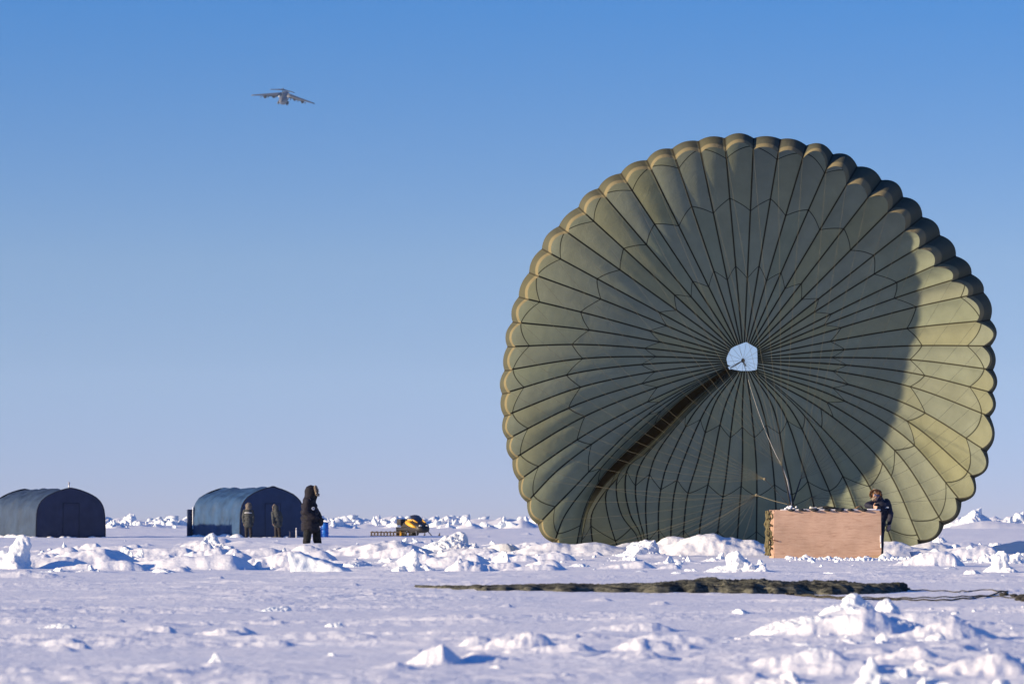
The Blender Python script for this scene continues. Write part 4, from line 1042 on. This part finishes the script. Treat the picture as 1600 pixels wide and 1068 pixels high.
fur_ring(ld, hc+Vector((-.02, -.02, .02)), FD, (0, 0, 1), (.115, .115), .032, M_FURB, 300)
fur_ring(ld, hc+Vector((-.045, -.01, .02)), (-1, -.3, .1), (0, 0, 1), (.05, .10), .05, M_FURL, 110)
mb = MB(); hand(mb, J['wrr'], (-.15, -.1, -.95), (-1, -.2, 0), .2, .45, .015); mb.remesh('glove', M_GLOVE, ld, voxel=.010, smooth=1)
mb = MB(); hand(mb, J['wrl'], (.8, -.35, -.25), (0, 0, 1), .2, .4, .015); mb.remesh('glove', M_GLOVE, ld, voxel=.010, smooth=1)
MB().tube([hc+Vector((-.07, -.13, .01)), hc+Vector((-.02, -.15, .0)), hc+Vector((.06, -.12, .0))], .02, 6).build('goggles', mat('goggle_blue', (.05, .06, .14), .2, .1, spec=.6), ld, True)
MB().box((.13, -.16, 1.17-z0), (.09, .02, .035), bev=.006).build('chest_label', mat('label_grey', (.42, .45, .48), .7, .1), ld)
# ------------------------------------------------------------------ plywood crate
def plywood():
    m = bpy.data.materials.new('plywood'); m.use_nodes = True; nt = m.node_tree; b = nt.nodes['Principled BSDF']; L = nt.links.new
    tc = nd(nt, 'ShaderNodeTexCoord'); mp = nd(nt, 'ShaderNodeMapping'); mp.inputs['Scale'].default_value = (2.4, 2.2, 17); L(tc.outputs['Object'], mp.inputs[0])
    n1 = nd(nt, 'ShaderNodeTexNoise', i_Scale=1.6, i_Detail=8.0, i_Roughness=.7, i_Distortion=.9); L(mp.outputs[0], n1.inputs['Vector'])
    r = nd(nt, 'ShaderNodeValToRGB'); e = r.color_ramp.elements
    e[0].position = .33; e[0].color = (.37, .23, .165, 1); e[1].position = .72; e[1].color = (.565, .40, .30, 1)
    q = e.new(.47); q.color = (.50, .335, .245, 1); L(n1.outputs['Fac'], r.inputs['Fac'])
    n2 = nd(nt, 'ShaderNodeTexNoise', i_Scale=1.1, i_Detail=4.0); L(tc.outputs['Object'], n2.inputs['Vector'])
    mr = nd(nt, 'ShaderNodeMapRange'); mr.inputs['From Min'].default_value = .3; mr.inputs['From Max'].default_value = .7; mr.inputs['To Min'].default_value = .74; mr.inputs['To Max'].default_value = 1.12
    L(n2.outputs['Fac'], mr.inputs['Value']); vm = nd(nt, 'ShaderNodeVectorMath', operation='SCALE'); L(r.outputs[0], vm.inputs[0]); L(mr.outputs[0], vm.inputs['Scale'])
    # frost flecks
    mp3 = nd(nt, 'ShaderNodeMapping'); mp3.inputs['Scale'].default_value = (9, 9, 30); L(tc.outputs['Object'], mp3.inputs[0])
    n3 = nd(nt, 'ShaderNodeTexNoise', i_Scale=1.5, i_Detail=3.0); L(mp3.outputs[0], n3.inputs['Vector'])
    k = nd(nt, 'ShaderNodeMapRange'); k.inputs['From Min'].default_value = .70; k.inputs['From Max'].default_value = .76; k.inputs['To Max'].default_value = .6; L(n3.outputs['Fac'], k.inputs['Value'])
    mx = nd(nt, 'ShaderNodeMix'); mx.data_type = 'RGBA'; L(k.outputs[0], mx.inputs[0]); L(vm.outputs[0], mx.inputs[6]); mx.inputs[7].default_value = (.72, .68, .68, 1)
    L(mx.outputs[2], b.inputs['Base Color']); b.inputs['Roughness'].default_value = .85; b.inputs['Specular IOR Level'].default_value = .2
    bp = nd(nt, 'ShaderNodeBump'); bp.inputs['Strength'].default_value = .25; bp.inputs['Distance'].default_value = .01; L(n1.outputs['Fac'], bp.inputs['Height']); L(bp.outputs[0], b.inputs['Normal'])
    return m
M_PLY = plywood(); M_WEB = mat('webbing_olive', (.12, .105, .055), .9, .3, 30); M_TARP = mat('tarp_black', (.02, .022, .026), .8, .3, 8); M_PINE = mat('pine', (.50, .34, .19), .85, .2, 20, stretch=(1, 8, 8))
xl, xr = (1208.5-800)/F*76, (1377.5-800)/F*76; CW = xr-xl; CH = 1.125; CD = 1.22
cr = empty('crate', ((xl+xr)/2, 76.0, -.01), 0, 'large plywood cargo crate with webbing on its left side and cloth on top', 'crate')
zb = .02
def panel(name, outline, y, th, axis='y', sub=0):
    bm = bmesh.new(); f = bm.faces.new([bm.verts.new((a, y, b) if axis == 'y' else (y, a, b)) for a, b in outline])
    r = bmesh.ops.extrude_face_region(bm, geom=[f])
    for v in r['geom']:
        if isinstance(v, bmesh.types.BMVert): v.co += Vector((0, th, 0) if axis == 'y' else (th, 0, 0))
    bmesh.ops.recalc_face_normals(bm, faces=bm.faces[:]); bmesh.ops.bevel(bm, geom=bm.edges[:], offset=.004, segments=1, affect='EDGES')
    me = bpy.data.meshes.new(name); bm.to_mesh(me); bm.free(); return link_mesh(name, me, M_PLY, cr, False)
hw = CW/2
# front sheet with its worn, clipped corners
panel('plywood_panel', [(-hw+.03, zb), (hw-.35, zb+.015), (hw-.14, zb+.05), (hw-.01, zb+.11), (hw, zb+.2), (hw-.012, CH-.08), (hw-.05, CH-.015), (hw*.3, CH-.004), (-hw+.07, CH-.004), (-hw+.01, CH-.05), (-hw, zb+.5)], 0, .02)
panel('plywood_panel', [(-hw, zb), (hw, zb), (hw, CH), (-hw, CH)], CD-.02, .02)
panel('plywood_panel', [(.022, zb), (CD-.022, zb), (CD-.022, CH-.02), (.022, CH-.02)], -hw+.002, .02, 'x')
panel('plywood_panel', [(.022, zb+.1), (CD-.022, zb), (CD-.022, CH-.05), (.022, CH-.05)], hw-.024, .02, 'x')
MB().box((0, CD/2, CH-.03), (CW-.06, CD-.06, .02)).build('lid', M_PLY, cr)
for x in (-hw+.2, 0, hw-.2): MB().box((x, CD/2, .035), (.1, CD-.06, .07), bev=.006).build('skid', M_PINE, cr)
MB().box((hw-.12, -.06, .075), (.34, .09, .06), Euler((0, -.18, .1)), bev=.008).build('broken_batten', M_PINE, cr)
# webbing net on the left side and hanging ends
rw = random.Random(8)
for j in range(5):
    yy = .10+j*.25; mb = MB()
    pts = [Vector((-hw-.03-.05*abs(math.sin(i*1.3+j))-rw.uniform(0, .04), yy+rw.uniform(-.03, .03), CH-.02-i*.1)) for i in range(11)]
    mb.tube(pts, [.022+.008*rw.random() for _ in pts], 6); mb.build('webbing_strap', M_WEB, cr, True)
for zz in (.25, .5, .78):
    mb = MB().tube([Vector((-hw-.05-.03*math.sin(i*2.1+zz*9), +.03+i*.12, zz+rw.uniform(-.03, .03))) for i in range(10)], .02, 6); mb.build('webbing_strap', M_WEB, cr, True)
for (x, y, z) in ((-hw-.07, .06, .98), (-hw-.09, .09, .60), (-hw-.06, .06, .40)):
    mb = MB().tube([Vector((x+.05*math.sin(a)*1.1, y+.03*math.cos(a*2), z+.07*math.cos(a))) for a in np.linspace(0, 6.28, 12)], .018, 6); mb.build('webbing_loop', M_WEB, cr, True)
MB().tube([(-hw-.03, -.02, .46), (-hw+.03, -.03, .44), (-hw+.10, -.025, .43)], .012, 6).build('buckle_strap', mat('strap_red_brown', (.16, .07, .05), .8, .2), cr)
# cloth and clutter on top
mb = MB()
for i in range(26):
    x = -hw+.18+i*(CW-.5)/26; h = .015+.03*abs(math.sin(i*.9))*(.4+.6*(8 < i < 20)); mb.ell((x, .25+.15*math.sin(i*1.7), CH-.01), (.10, .22, h+.012))
mb.remesh('cover_cloth', M_TARP, cr, voxel=.016, smooth=2, wrinkle=.01, wscale=16)
mb = MB()
for (x, y, z, r_) in ((-.86, .2, .05, .035), (-.80, .2, .07, .03), (-.92, .15, .02, .03), (-.74, .22, .02, .03), (-.83, .1, .015, .04), (-.68, .2, .06, .022)):
    mb.ell((x, y, CH+z), (r_*1.2, r_, r_))
mb.remesh('snowy_buckle', M_SNOW, cr, voxel=.01, smooth=1)
mb = MB().box((-.30, .2, CH+.03), (.16, .1, .05), Euler((0, .3, .2)), bev=.01).box((-.16, .22, CH+.035), (.14, .09, .035), Euler((0, -.25, .1)), bev=.01).tube([(-.38, .18, CH+.02), (-.25, .2, CH+.055), (-.05, .2, CH+.02)], .015, 6)
mb.build('snowy_rigging', mat('rigging_pale', (.55, .52, .47), .85, .2), cr, True)
mb = MB().tube([(-.22, .2, CH+.045), (0, .22, CH+.055), (.3, .2, CH+.02)], [.02, .035, .015], 7); mb.build('black_strap', M_DARKLINE, cr, True)
mb = MB().tube([(.62, .15, CH+.02), (.7, .14, CH+.07), (.76, .15, CH+.08), (.8, .16, CH+.03)], .016, 6); mb.build('brown_strap', mat('strap_brown', (.16, .10, .06), .85, .2), cr, True)
mb = MB().box((.985, -.0, CH+.012), (.2, .05, .022), bev=.006); mb.build('white_strip', mat('paper_white', (.7, .7, .74), .8, .1), cr)
MB().box((hw-.025, -.006, .48), (.025, .012, .16), bev=.004).build('snow_patch', M_SNOW, cr); MB().box((hw-.018, -.006, .33), (.022, .012, .10), bev=.004).build('snow_patch', M_SNOW, cr)
mb = MB()
for i in range(14): mb.ell((-hw+.25+i*.16+rw.uniform(-.05, .05), .03, CH-.003), (rw.uniform(.09, .12), .03, rw.uniform(.005, .018)))
mb.remesh('snow_dusting', M_SNOW, cr, voxel=.007, smooth=1)

# ------------------------------------------------------------------ blue barrel and small gear by the tent
y = 171.0; k = y/F; x = (507-800)*k; zg = ground(x, y)
top = CAM_H+(HOR-814.5)*k; Hb = top-zg
br = empty('barrel', (x, y, zg-.02), 0, 'bright blue plastic barrel standing behind the black parka walker', 'barrel')
M_BLUE = mat('plastic_blue', (.012, .13, .50), .4, .15, 6, spec=.5)
pr_ = [(.0, 0), (.19, 0), (.205, .03), (.205, .1)]
for q in (.30, .62): pr_ += [(.205, Hb*q-.03), (.222, Hb*q-.012), (.222, Hb*q+.012), (.205, Hb*q+.03)]
pr_ += [(.205, Hb-.1), (.20, Hb-.04), (.185, Hb-.01), (.17, Hb), (.0, Hb)]
mb = MB().tube([(0, 0, b) for a, b in pr_], [max(a, .001) for a, b in pr_], 28); mb.build('drum', M_BLUE, br, True)
MB().tube([(0, 0, Hb-.05), (0, 0, Hb-.02)], [.214, .214], 28).build('lid_ring', mat('plastic_dark_blue', (.01, .07, .28), .4, .15), br, True)
MB().tube([(0, 0, Hb-.002), (0, 0, Hb+.018)], .05, 14).build('bung', M_BLUE, br, True)
y = 170.2; k = y/F
sx = (463-800)*k; zg = ground(sx, y)
ps = empty('marker_post', (sx, y, zg), 0, 'short white post standing against the blue tent beside the walker', 'post')
MB().tube([(0, 0, -.05), (0, 0, .46), (.005, 0, .50)], [.035, .035, .02], 8).build('post', mat('post_white', (.6, .6, .62), .8, .15), ps, True)
MB().tube([(0, 0, .40), (0, 0, .44)], .037, 8).build('band', mat('band_dark', (.1, .1, .13), .7, .2), ps, True)
M_GEAR = mat('sled_grey', (.16, .15, .17), .7, .3)
gs = empty('hand_sled', ((462-800)*k, y+.5, zg), 0, 'low grey hand sled lying along the foot of the blue tent', 'sled')
for yy in (-.2, .2): MB().tube([(-.42, yy, .06), (-.36, yy, .02), (.42, yy, .02)], .02, 6).build('runner', M_GEAR, gs, True)
mb = MB()
for i in range(6): mb.box((-.36+i*.15, 0, .32), (.05, .46, .02))
mb.build('deck', M_GEAR, gs)
for xx in (-.33, 0, .36):
    for yy in (-.2, .2): MB().tube([(xx, yy, .02), (xx, yy, .31)], .014, 6).build('upright', M_GEAR, gs)

# ------------------------------------------------------------------ snowmobile and freight sled
y = 188.0; k = y/F; x = (645-800)*k; zg = CAM_H+(HOR-838.5)*k
M_BLK = mat('plastic_black', (.022, .021, .024), .5, .3, 5, spec=.4); M_YEL = mat('plastic_yellow', (.62, .33, .02), .4, .15, 6, spec=.5); M_RUB = mat('track_rubber', (.018, .018, .018), .85, .2); M_MET = mat('metal_grey', (.3, .3, .32), .4, .2, metal=.7)
M_SCR = mat('screen_smoke', (.05, .055, .075), .15, .1, spec=.7)
sm = empty('snowmobile', (x, y, zg), math.radians(-56), 'black and yellow snowmobile parked behind the ice hummocks', 'snowmobile')
mb = MB()     # track: rounded loop
lp = [(-1.25, .18), (-1.18, .33), (-1.0, .38), (.15, .36), (.28, .25), (.15, .07), (-.05, .03), (-1.0, .03), (-1.18, .08)]
for s_ in range(len(lp)):
    a, b = lp[s_], lp[(s_+1) % len(lp)]; d = Vector((b[0]-a[0], 0, b[1]-a[1])); c_ = Vector(((a[0]+b[0])/2, 0, (a[1]+b[1])/2))
    mb.box(c_, (d.length+.03, .46, .05), Euler((0, -math.atan2(d.z, d.x), 0)), bev=.01)
    nl_ = int(d.length/.1)
    for q in range(nl_): mb.box(Vector((a[0], 0, a[1]))+d*(q+.5)/max(nl_, 1), (.03, .44, .10), Euler((0, -math.atan2(d.z, d.x), 0)))
mb.build('track', M_RUB, sm)
for xx in (-1.02, -.5, 0.1):
    for yy in (-.17, .17): MB().tube([(xx, yy-.02, .2), (xx, yy+.02, .2)], .13, 14).build('wheel', M_YEL if xx < -1 else M_BLK, sm, True)
MB().box((-.45, 0, .44), (1.6, .52, .14), bev=.03).build('tunnel', M_BLK, sm, True)
mb = MB().cap((-.95, 0, .60), (-.15, 0, .62), .16, .15).cap((-1.0, 0, .66), (-.75, 0, .68), .15, .14); mb.remesh('seat', mat('seat_vinyl', (.03, .03, .033), .6, .2), sm, voxel=.025, smooth=4)
def loft(secs, name, m, par):
    """secs: (x, half width, z bottom, z top) rounded sections"""
    V = []; nc_ = 20
    for (xx, w_, zb_, zt_) in secs:
        for q in range(nc_):
            a = 2*math.pi*q/nc_; ca_, sa_ = math.cos(a), math.sin(a)
            V.append((xx, w_*math.copysign(abs(ca_)**.6, ca_), (zb_+zt_)/2+(zt_-zb_)/2*math.copysign(abs(sa_)**.6, sa_)))
    me, _ = grid_mesh(name, np.array(V), len(secs), nc_, True); bm = bmesh.new(); bm.from_mesh(me)
    bmesh.ops.holes_fill(bm, edges=[e for e in bm.edges if e.is_boundary], sides=0); bmesh.ops.recalc_face_normals(bm, faces=bm.faces[:]); bm.to_mesh(me); bm.free()
    return link_mesh(name, me, m, par)
loft([(-.15, .30, .35, .78), (.1, .42, .26, .88), (.45, .47, .22, .90), (.8, .46, .22, .80), (1.1, .38, .25, .66), (1.3, .22, .30, .50)], 'cowl', M_BLK, sm)
for sgn in (-1, 1):
    mb = MB().tube([(-.12, sgn*.33, .80), (.1, sgn*.44, .80), (.45, sgn*.485, .70), (.75, sgn*.47, .60), (1.0, sgn*.40, .52)], [.08, .12, .12, .10, .035], 8)
    mb.tube([(.1, sgn*.44, .82), (.2, sgn*.40, .92), (.5, sgn*.30, .93), (.9, sgn*.26, .80)], [.05, .07, .06, .03], 8)
    mb.build('side_panel', M_YEL, sm, True)
    fr = MB().ell((1.12, sgn*.22, .62), (.08, .1, .05)).build('headlight', mat('lamp_glass', (.6, .6, .55), .15, .1, spec=.8), sm, True)
    sk = MB().box((1.35, sgn*.48, .04), (1.0, .13, .035), bev=.012).tube([(1.83, sgn*.48, .04), (1.97, sgn*.48, .12), (2.0, sgn*.48, .24)], [.05, .045, .02], 8); sk.build('ski', M_BLK, sm, True)
    MB().tube([(1.2, sgn*.48, .06), (.95, sgn*.38, .32)], .03, 8).build('ski_leg', M_MET, sm)
    MB().tube([(.12, sgn*.05, 1.02), (.1, sgn*.25, 1.06), (.02, sgn*.40, 1.03)], .018, 8).build('handlebar', M_BLK, sm)
    MB().box((-.02, sgn*.40, .93), (.07, .11, .08), bev=.02).build('mirror', M_BLK, sm)
mb = MB()
pts = []
for i in range(7):
    for j in range(11):
        a = (j/10-.5)*2; t = i/6
        pts.append((.62-.42*t+.05*(1-a*a), a*.40*(1-.25*t), .86+.36*t-.05*t*a*a))
fs = [(i*11+j, i*11+j+1, (i+1)*11+j+1, (i+1)*11+j) for i in range(6) for j in range(10)]
mb.add(pts, fs); mb.add([(a-.015, b, c_) for a, b, c_ in pts], [f[::-1] for f in fs]); mb.build('windshield', M_SCR, sm, True)
MB().box((-1.05, 0, .82), (.42, .56, .34), bev=.05).build('cargo_box', mat('bag_black', (.035, .035, .04), .8, .3), sm, True)
MB().box((-1.33, 0, .42), (.04, .5, .25), bev=.01).build('snow_flap', M_BLK, sm)
MB().ell((-1.28, .2, .58), (.03, .07, .035)).build('tail_light', mat('lamp_pale', (.6, .55, .55), .3, .1), sm, True)
y = 189.0; k = y/F; zg = CAM_H+(HOR-838.0)*k
M_WOOD = mat('sled_wood', (.10, .075, .055), .8, .3, 14); 
sl_ = empty('freight_sled', ((604-800)*k, y, zg), 0, 'long low wooden freight sled with open slatted sides behind the snowmobile', 'sled')
LL = 62*k; X0 = -25*k
for yy in (-.35, .35):
    MB().box((X0+LL/2, yy, .05), (LL, .05, .07), bev=.008).build('runner', M_WOOD, sl_)
    MB().box((X0+LL/2, yy, .245), (LL, .05, .06), bev=.008).build('rail', M_WOOD, sl_)
    for i in range(13): MB().box((X0+.05+i*(LL-.1)/12, yy, .148), (.06, .045, .128)).build('upright', M_WOOD, sl_)
mb = MB()
for i in range(9): mb.box((X0+.1+i*(LL-.2)/8, 0, .29), (.09, .74, .028))
mb.build('deck', M_WOOD, sl_)
MB().box((X0+LL-.52, -.385, .15), (.09, .03, .2), bev=.006).build('reflector', M_YEL, sl_)

# ------------------------------------------------------------------ collapsed parachute lying on the snow
TOPP = [(648, 916), (660, 913), (700, 911), (760, 910), (800, 909.5), (850, 908.5), (900, 907), (960, 908), (1000, 907), (1030, 904), (1060, 901), (1090, 899), (1122, 897), (1150, 900), (1180, 898), (1240, 900), (1275, 899), (1300, 899), (1330, 902), (1355, 906), (1380, 906), (1397, 905.5), (1412, 911), (1422, 918)]
BOT = [(648, 918), (700, 921), (760, 924), (850, 924.5), (1000, 924.5), (1150, 925), (1300, 925), (1400, 923.5), (1422, 920)]
NX, NYY = 900, 90; pxs = np.linspace(648, 1422, NX); tp = np.interp(pxs, *zip(*TOPP)); bt = np.interp(pxs, *zip(*BOT))
bt = bt+.5*gnoise(pxs/26, pxs*0+.5, 3); tp = tp+.8*gnoise(pxs/23, pxs*0+.5, 5)+.35*gnoise(pxs/7, pxs*0+.5, 6)
V = np.zeros((NYY, NX, 3))
yf = CAM_H*F/(bt-HOR); zoff = np.array([ground((p-800)/F*q, q) for p, q in zip(pxs, yf)])
wid = np.clip((bt-tp)/20, .25, 1)*1.0
hgt = np.clip((CAM_H+(HOR-tp)/F*(yf+wid*.45))-zoff, .045, 1)
for i in range(NYY):
    t = i/(NYY-1); cs = t*2-1
    yv = yf+wid*t*.95; xv = (pxs-800)/F*yf
    env = np.clip(1-abs(cs)**2.6, 0, 1)**.55
    sx, sy = xv, yv*1.0
    fold = ridged(sx*.45+.5*gnoise(sx*.8, sy*3, 9), sy*5+1.6*gnoise(sx*.9, sy*2, 4), 4, 14, .62)
    f2 = ridged(sx*1.3+gnoise(sx*2, sy*6, 19), sy*12+gnoise(sx*3, sy*3, 29), 3, 24)
    f3 = ridged(sx*6+2*gnoise(sx*4, sy*8, 39), sy*26+gnoise(sx*7, sy*5, 49), 3, 34)
    lump = .5+.5*gnoise(sx*1.3, sy*2.2, 71)
    z = hgt*env*(.36+.16*lump+.46*np.clip(fold, 0, 1.1)+.26*(f2-.5)+.10*(f3-.5))
    z = np.where(env > .02, z, 0)
    V[i, :, 0] = xv+.02*gnoise(sx*6, sy*6, 44); V[i, :, 1] = yv; V[i, :, 2] = zoff+z*.9-.006
me, q = grid_mesh('cloth_heap', V.reshape(-1, 3), NYY, NX)
def heap_mat():
    m = bpy.data.materials.new('crumpled_cloth'); m.use_nodes = True; nt = m.node_tree; b = nt.nodes['Principled BSDF']; L = nt.links.new
    tc = nd(nt, 'ShaderNodeTexCoord'); mp = nd(nt, 'ShaderNodeMapping'); mp.inputs['Scale'].default_value = (2.2, 9, 20); L(tc.outputs['Object'], mp.inputs[0])
    n1 = nd(nt, 'ShaderNodeTexNoise', i_Scale=1.0, i_Detail=6.0, i_Roughness=.65, i_Distortion=1.2); L(mp.outputs[0], n1.inputs['Vector'])
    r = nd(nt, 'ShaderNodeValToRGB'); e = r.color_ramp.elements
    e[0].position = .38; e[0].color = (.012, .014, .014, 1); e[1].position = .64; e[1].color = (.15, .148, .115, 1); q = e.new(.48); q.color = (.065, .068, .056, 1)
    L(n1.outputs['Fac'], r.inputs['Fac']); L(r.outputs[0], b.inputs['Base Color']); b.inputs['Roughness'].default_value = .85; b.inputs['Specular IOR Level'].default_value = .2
    bp = nd(nt, 'ShaderNodeBump'); bp.inputs['Strength'].default_value = .8; bp.inputs['Distance'].default_value = .04; L(n1.outputs['Fac'], bp.inputs['Height']); L(bp.outputs[0], b.inputs['Normal'])
    return m
hp = empty('collapsed_parachute', (2.0, 43.0, 0), 0, 'long heap of collapsed olive parachute cloth lying flat on the near snow', 'parachute')
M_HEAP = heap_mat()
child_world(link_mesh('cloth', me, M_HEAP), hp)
def on_snow(pts, y_of=None, lift=.012):
    out = []
    pp = catmull(pts, np.linspace(0, 1, 60))
    for px, py in pp:
        y = CAM_H*F/(py-HOR); x = (px-800)/F*y
        for _ in range(3):       # meet the real surface
            y = (CAM_H-ground(x, y))*F/(py-HOR); x = (px-800)/F*y
        out.append(Vector((x, y, ground(x, y)+lift+.006*math.sin(px*.21))))
    return out
for pts, r_ in (([(1150, 925), (1215, 927), (1262, 932), (1300, 935), (1330, 936)], .012), ([(1215, 926), (1270, 931), (1335, 934.5)], .009), ([(1330, 936), (1420, 938), (1480, 938), (1530, 934), (1560, 928), (1575, 926)], .010),
                ([(1380, 921), (1420, 922), (1500, 925), (1570, 925)], .007), ([(1330, 934), (1420, 935), (1490, 933.5), (1540, 932), (1600, 936), (1640, 939)], .008)):
    child_world(MB().tube(on_snow(pts), r_, 6).build('suspension_line', mat('cord_olive_dark', (.05, .047, .035), .9, .3), hp, True), hp)
mb = MB(); rr5 = random.Random(2)
for i in range(14):
    px = rr5.uniform(1566, 1640); py = 929+(px-1570)*.10+rr5.uniform(-2.0, 1.5); y = CAM_H*F/(py-HOR); x = (px-800)/F*y
    mb.ell((x, y, ground(x, y)+.015), (rr5.uniform(.03, .10), .06, rr5.uniform(.015, .045)))
child_world(mb.remesh('line_bundle', mat('cord_black', (.03, .03, .026), .9, .4, 30), hp, voxel=.012, smooth=1, wrinkle=.01, wscale=25), hp)
for (pa_, pb_, yy) in (((1400, 912), (1421, 921), 0),):
    mb = MB(); rr6 = random.Random(6)
    for i in range(18):
        px = rr6.uniform(1385, 1416); y = CAM_H*F/(922-HOR)+rr6.uniform(0, .4); x = (px-800)/F*y
        mb.ell((x, y, ground(x, y)+.04), (.07, .07, rr6.uniform(.04, .085)))
    child_world(mb.remesh('cord_clump', mat('cord_black_green', (.028, .03, .024), .9, .4, 30), hp, voxel=.014, smooth=1, wrinkle=.014, wscale=22), hp)

# ------------------------------------------------------------------ transport aircraft climbing away
AY = 2757.0; ac = P(443.5, 153.5, AY)
air = empty('aircraft', ac, 0, 'grey four-engined T-tail transport aircraft flying away high in the sky', 'aircraft')
M_AIR = mat('aircraft_grey', (.10, .105, .12), .5, .06, .3, spec=.4); M_AIRD = mat('engine_dark', (.05, .05, .055), .5, .1, .5); M_AIRL = mat('glint_pale', (.6, .6, .6), .4, .05)
# local frame: +Y nose (away), +X right wing, +Z up, origin at wing box
V = []; secs = [(-27, .25, 1.9, 2.3), (-22, .9, .6, 2.6), (-17, 1.9, -1.4, 2.8), (-12, 2.8, -3.2, 2.9), (-7, 3.4, -4.1, 2.9), (0, 3.45, -4.3, 2.9), (10, 3.45, -4.3, 2.9), (17, 3.4, -4.2, 2.8), (21, 2.7, -3.8, 2.0), (24, 1.5, -3.0, .6), (25.8, .2, -2.0, -1.4)]
for (yy, w_, zb_, zt_) in secs:
    for q in range(24):
        a = 2*math.pi*q/24; c_, s_ = math.cos(a), math.sin(a)
        V.append((w_*math.copysign(abs(c_)**.8, c_), yy, (zb_+zt_)/2+(zt_-zb_)/2*math.copysign(abs(s_)**.8, s_)))
me, _ = grid_mesh('fuselage', np.array(V), len(secs), 24, True); link_mesh('fuselage', me, M_AIR, air)
def foil(root, tip, c0, c1, t0, t1, name, m, par=None, up=(0, 0, 1)):
    """tapered wing panel, chord along Y"""
    root = Vector(root); tip = Vector(tip); up = Vector(up); V = []
    sh = [(0, 0), (.05, .45), (.3, 1), (.7, .6), (1, 0.05), (.7, -.35), (.3, -.5), (.05, -.3)]
    for i in range(9):
        t = i/8; p = root.lerp(tip, t); c = c0+(c1-c0)*t; th = t0+(t1-t0)*t
        for a, b in sh: V.append(p+Vector((0, c*(.5-a), 0))+up*(b*th))
    me, _ = grid_mesh(name, np.array([tuple(v) for v in V]), 9, 8, True)
    bm = bmesh.new(); bm.from_mesh(me); bmesh.ops.holes_fill(bm, edges=[e for e in bm.edges if e.is_boundary], sides=0); bmesh.ops.recalc_face_normals(bm, faces=bm.faces[:]); bm.to_mesh(me); bm.free()
    return link_mesh(name, me, m, par or air)
for s_ in (-1, 1):
    wg = foil((s_*2.6, 2, 2.6), (s_*25.6, -7.5, .2), 13, 4, 1.1, .35, 'wing', M_AIR)
    foil((s_*4, -4.6, 2.0), (s_*17, -8.2, .6), 3.2, 2.4, .5, .35, 'flap', M_AIRD, wg)
    for d, y0_ in ((8.6, 3.4), (15.2, .7)):
        zc = 2.6-(d-2.6)/23*2.4-2.3
        en = MB().tube([(s_*d, y0_+3.4, zc), (s_*d, y0_+3.2, zc), (s_*d, y0_+.5, zc), (s_*d, y0_-1.2, zc), (s_*d, y0_-2.4, zc)], [1.25, 1.4, 1.45, 1.15, .8], 18).build('engine', M_AIRD, air, True)
        MB().box((s_*d, y0_-.6, zc+1.5), (.35, 4.6, 1.6)).build('pylon', M_AIR, en)
    for d in (6, 12, 18): MB().cap((s_*d, -4.5-d*.12, 1.6-(d-2.6)/23*2.4), (s_*d, -8-d*.12, 1.1-(d-2.6)/23*2.4), .45, .15, 8).build('flap_fairing', M_AIR, wg, True)
    MB().ell((s_*3.5, -5.5, 1.9), (.8, 1.2, .8)).build('wing_root_glint', M_AIRL, air, True)  # pale blob added for the bright glint at the wing root
    MB().ell((s_*3.6, -2, -3.4), (1.0, 7.5, 1.2)).build('gear_fairing', M_AIR, air, True)
    foil((0, -24.3, 11.2), (s_*9.8, -28, 10.6), 6, 2.6, .5, .25, 'tailplane', M_AIR)
foil((0, -19, 2.4), (0, -24.5, 11.2), 8.5, 6.2, .55, .4, 'tail_fin', M_AIR, None, (1, 0, 0))
MB().cap((0, -20.8, 11.5), (0, -28.2, 11.5), .5, .25, 10).build('fin_bullet', M_AIR, air, True)
air.rotation_euler = Euler((math.radians(17), math.radians(7.5), math.radians(1.0)), 'YXZ')

# ------------------------------------------------------------------ thin ice-crystal haze in the air
mh = bpy.data.materials.new('haze'); mh.use_nodes = True; nt = mh.node_tree; nt.nodes.clear()
o_ = nd(nt, 'ShaderNodeOutputMaterial'); pv = nd(nt, 'ShaderNodeVolumePrincipled'); pv.inputs['Density'].default_value = .00005
pv.inputs['Color'].default_value = (.50, .72, 1.0, 1); pv.inputs['Anisotropy'].default_value = 0.0
nt.links.new(pv.outputs[0], o_.inputs['Volume'])
hz = MB().box((0, 5000, 215), (30000, 10300, 434)).build('haze', mh); tag(hz, kind='stuff')
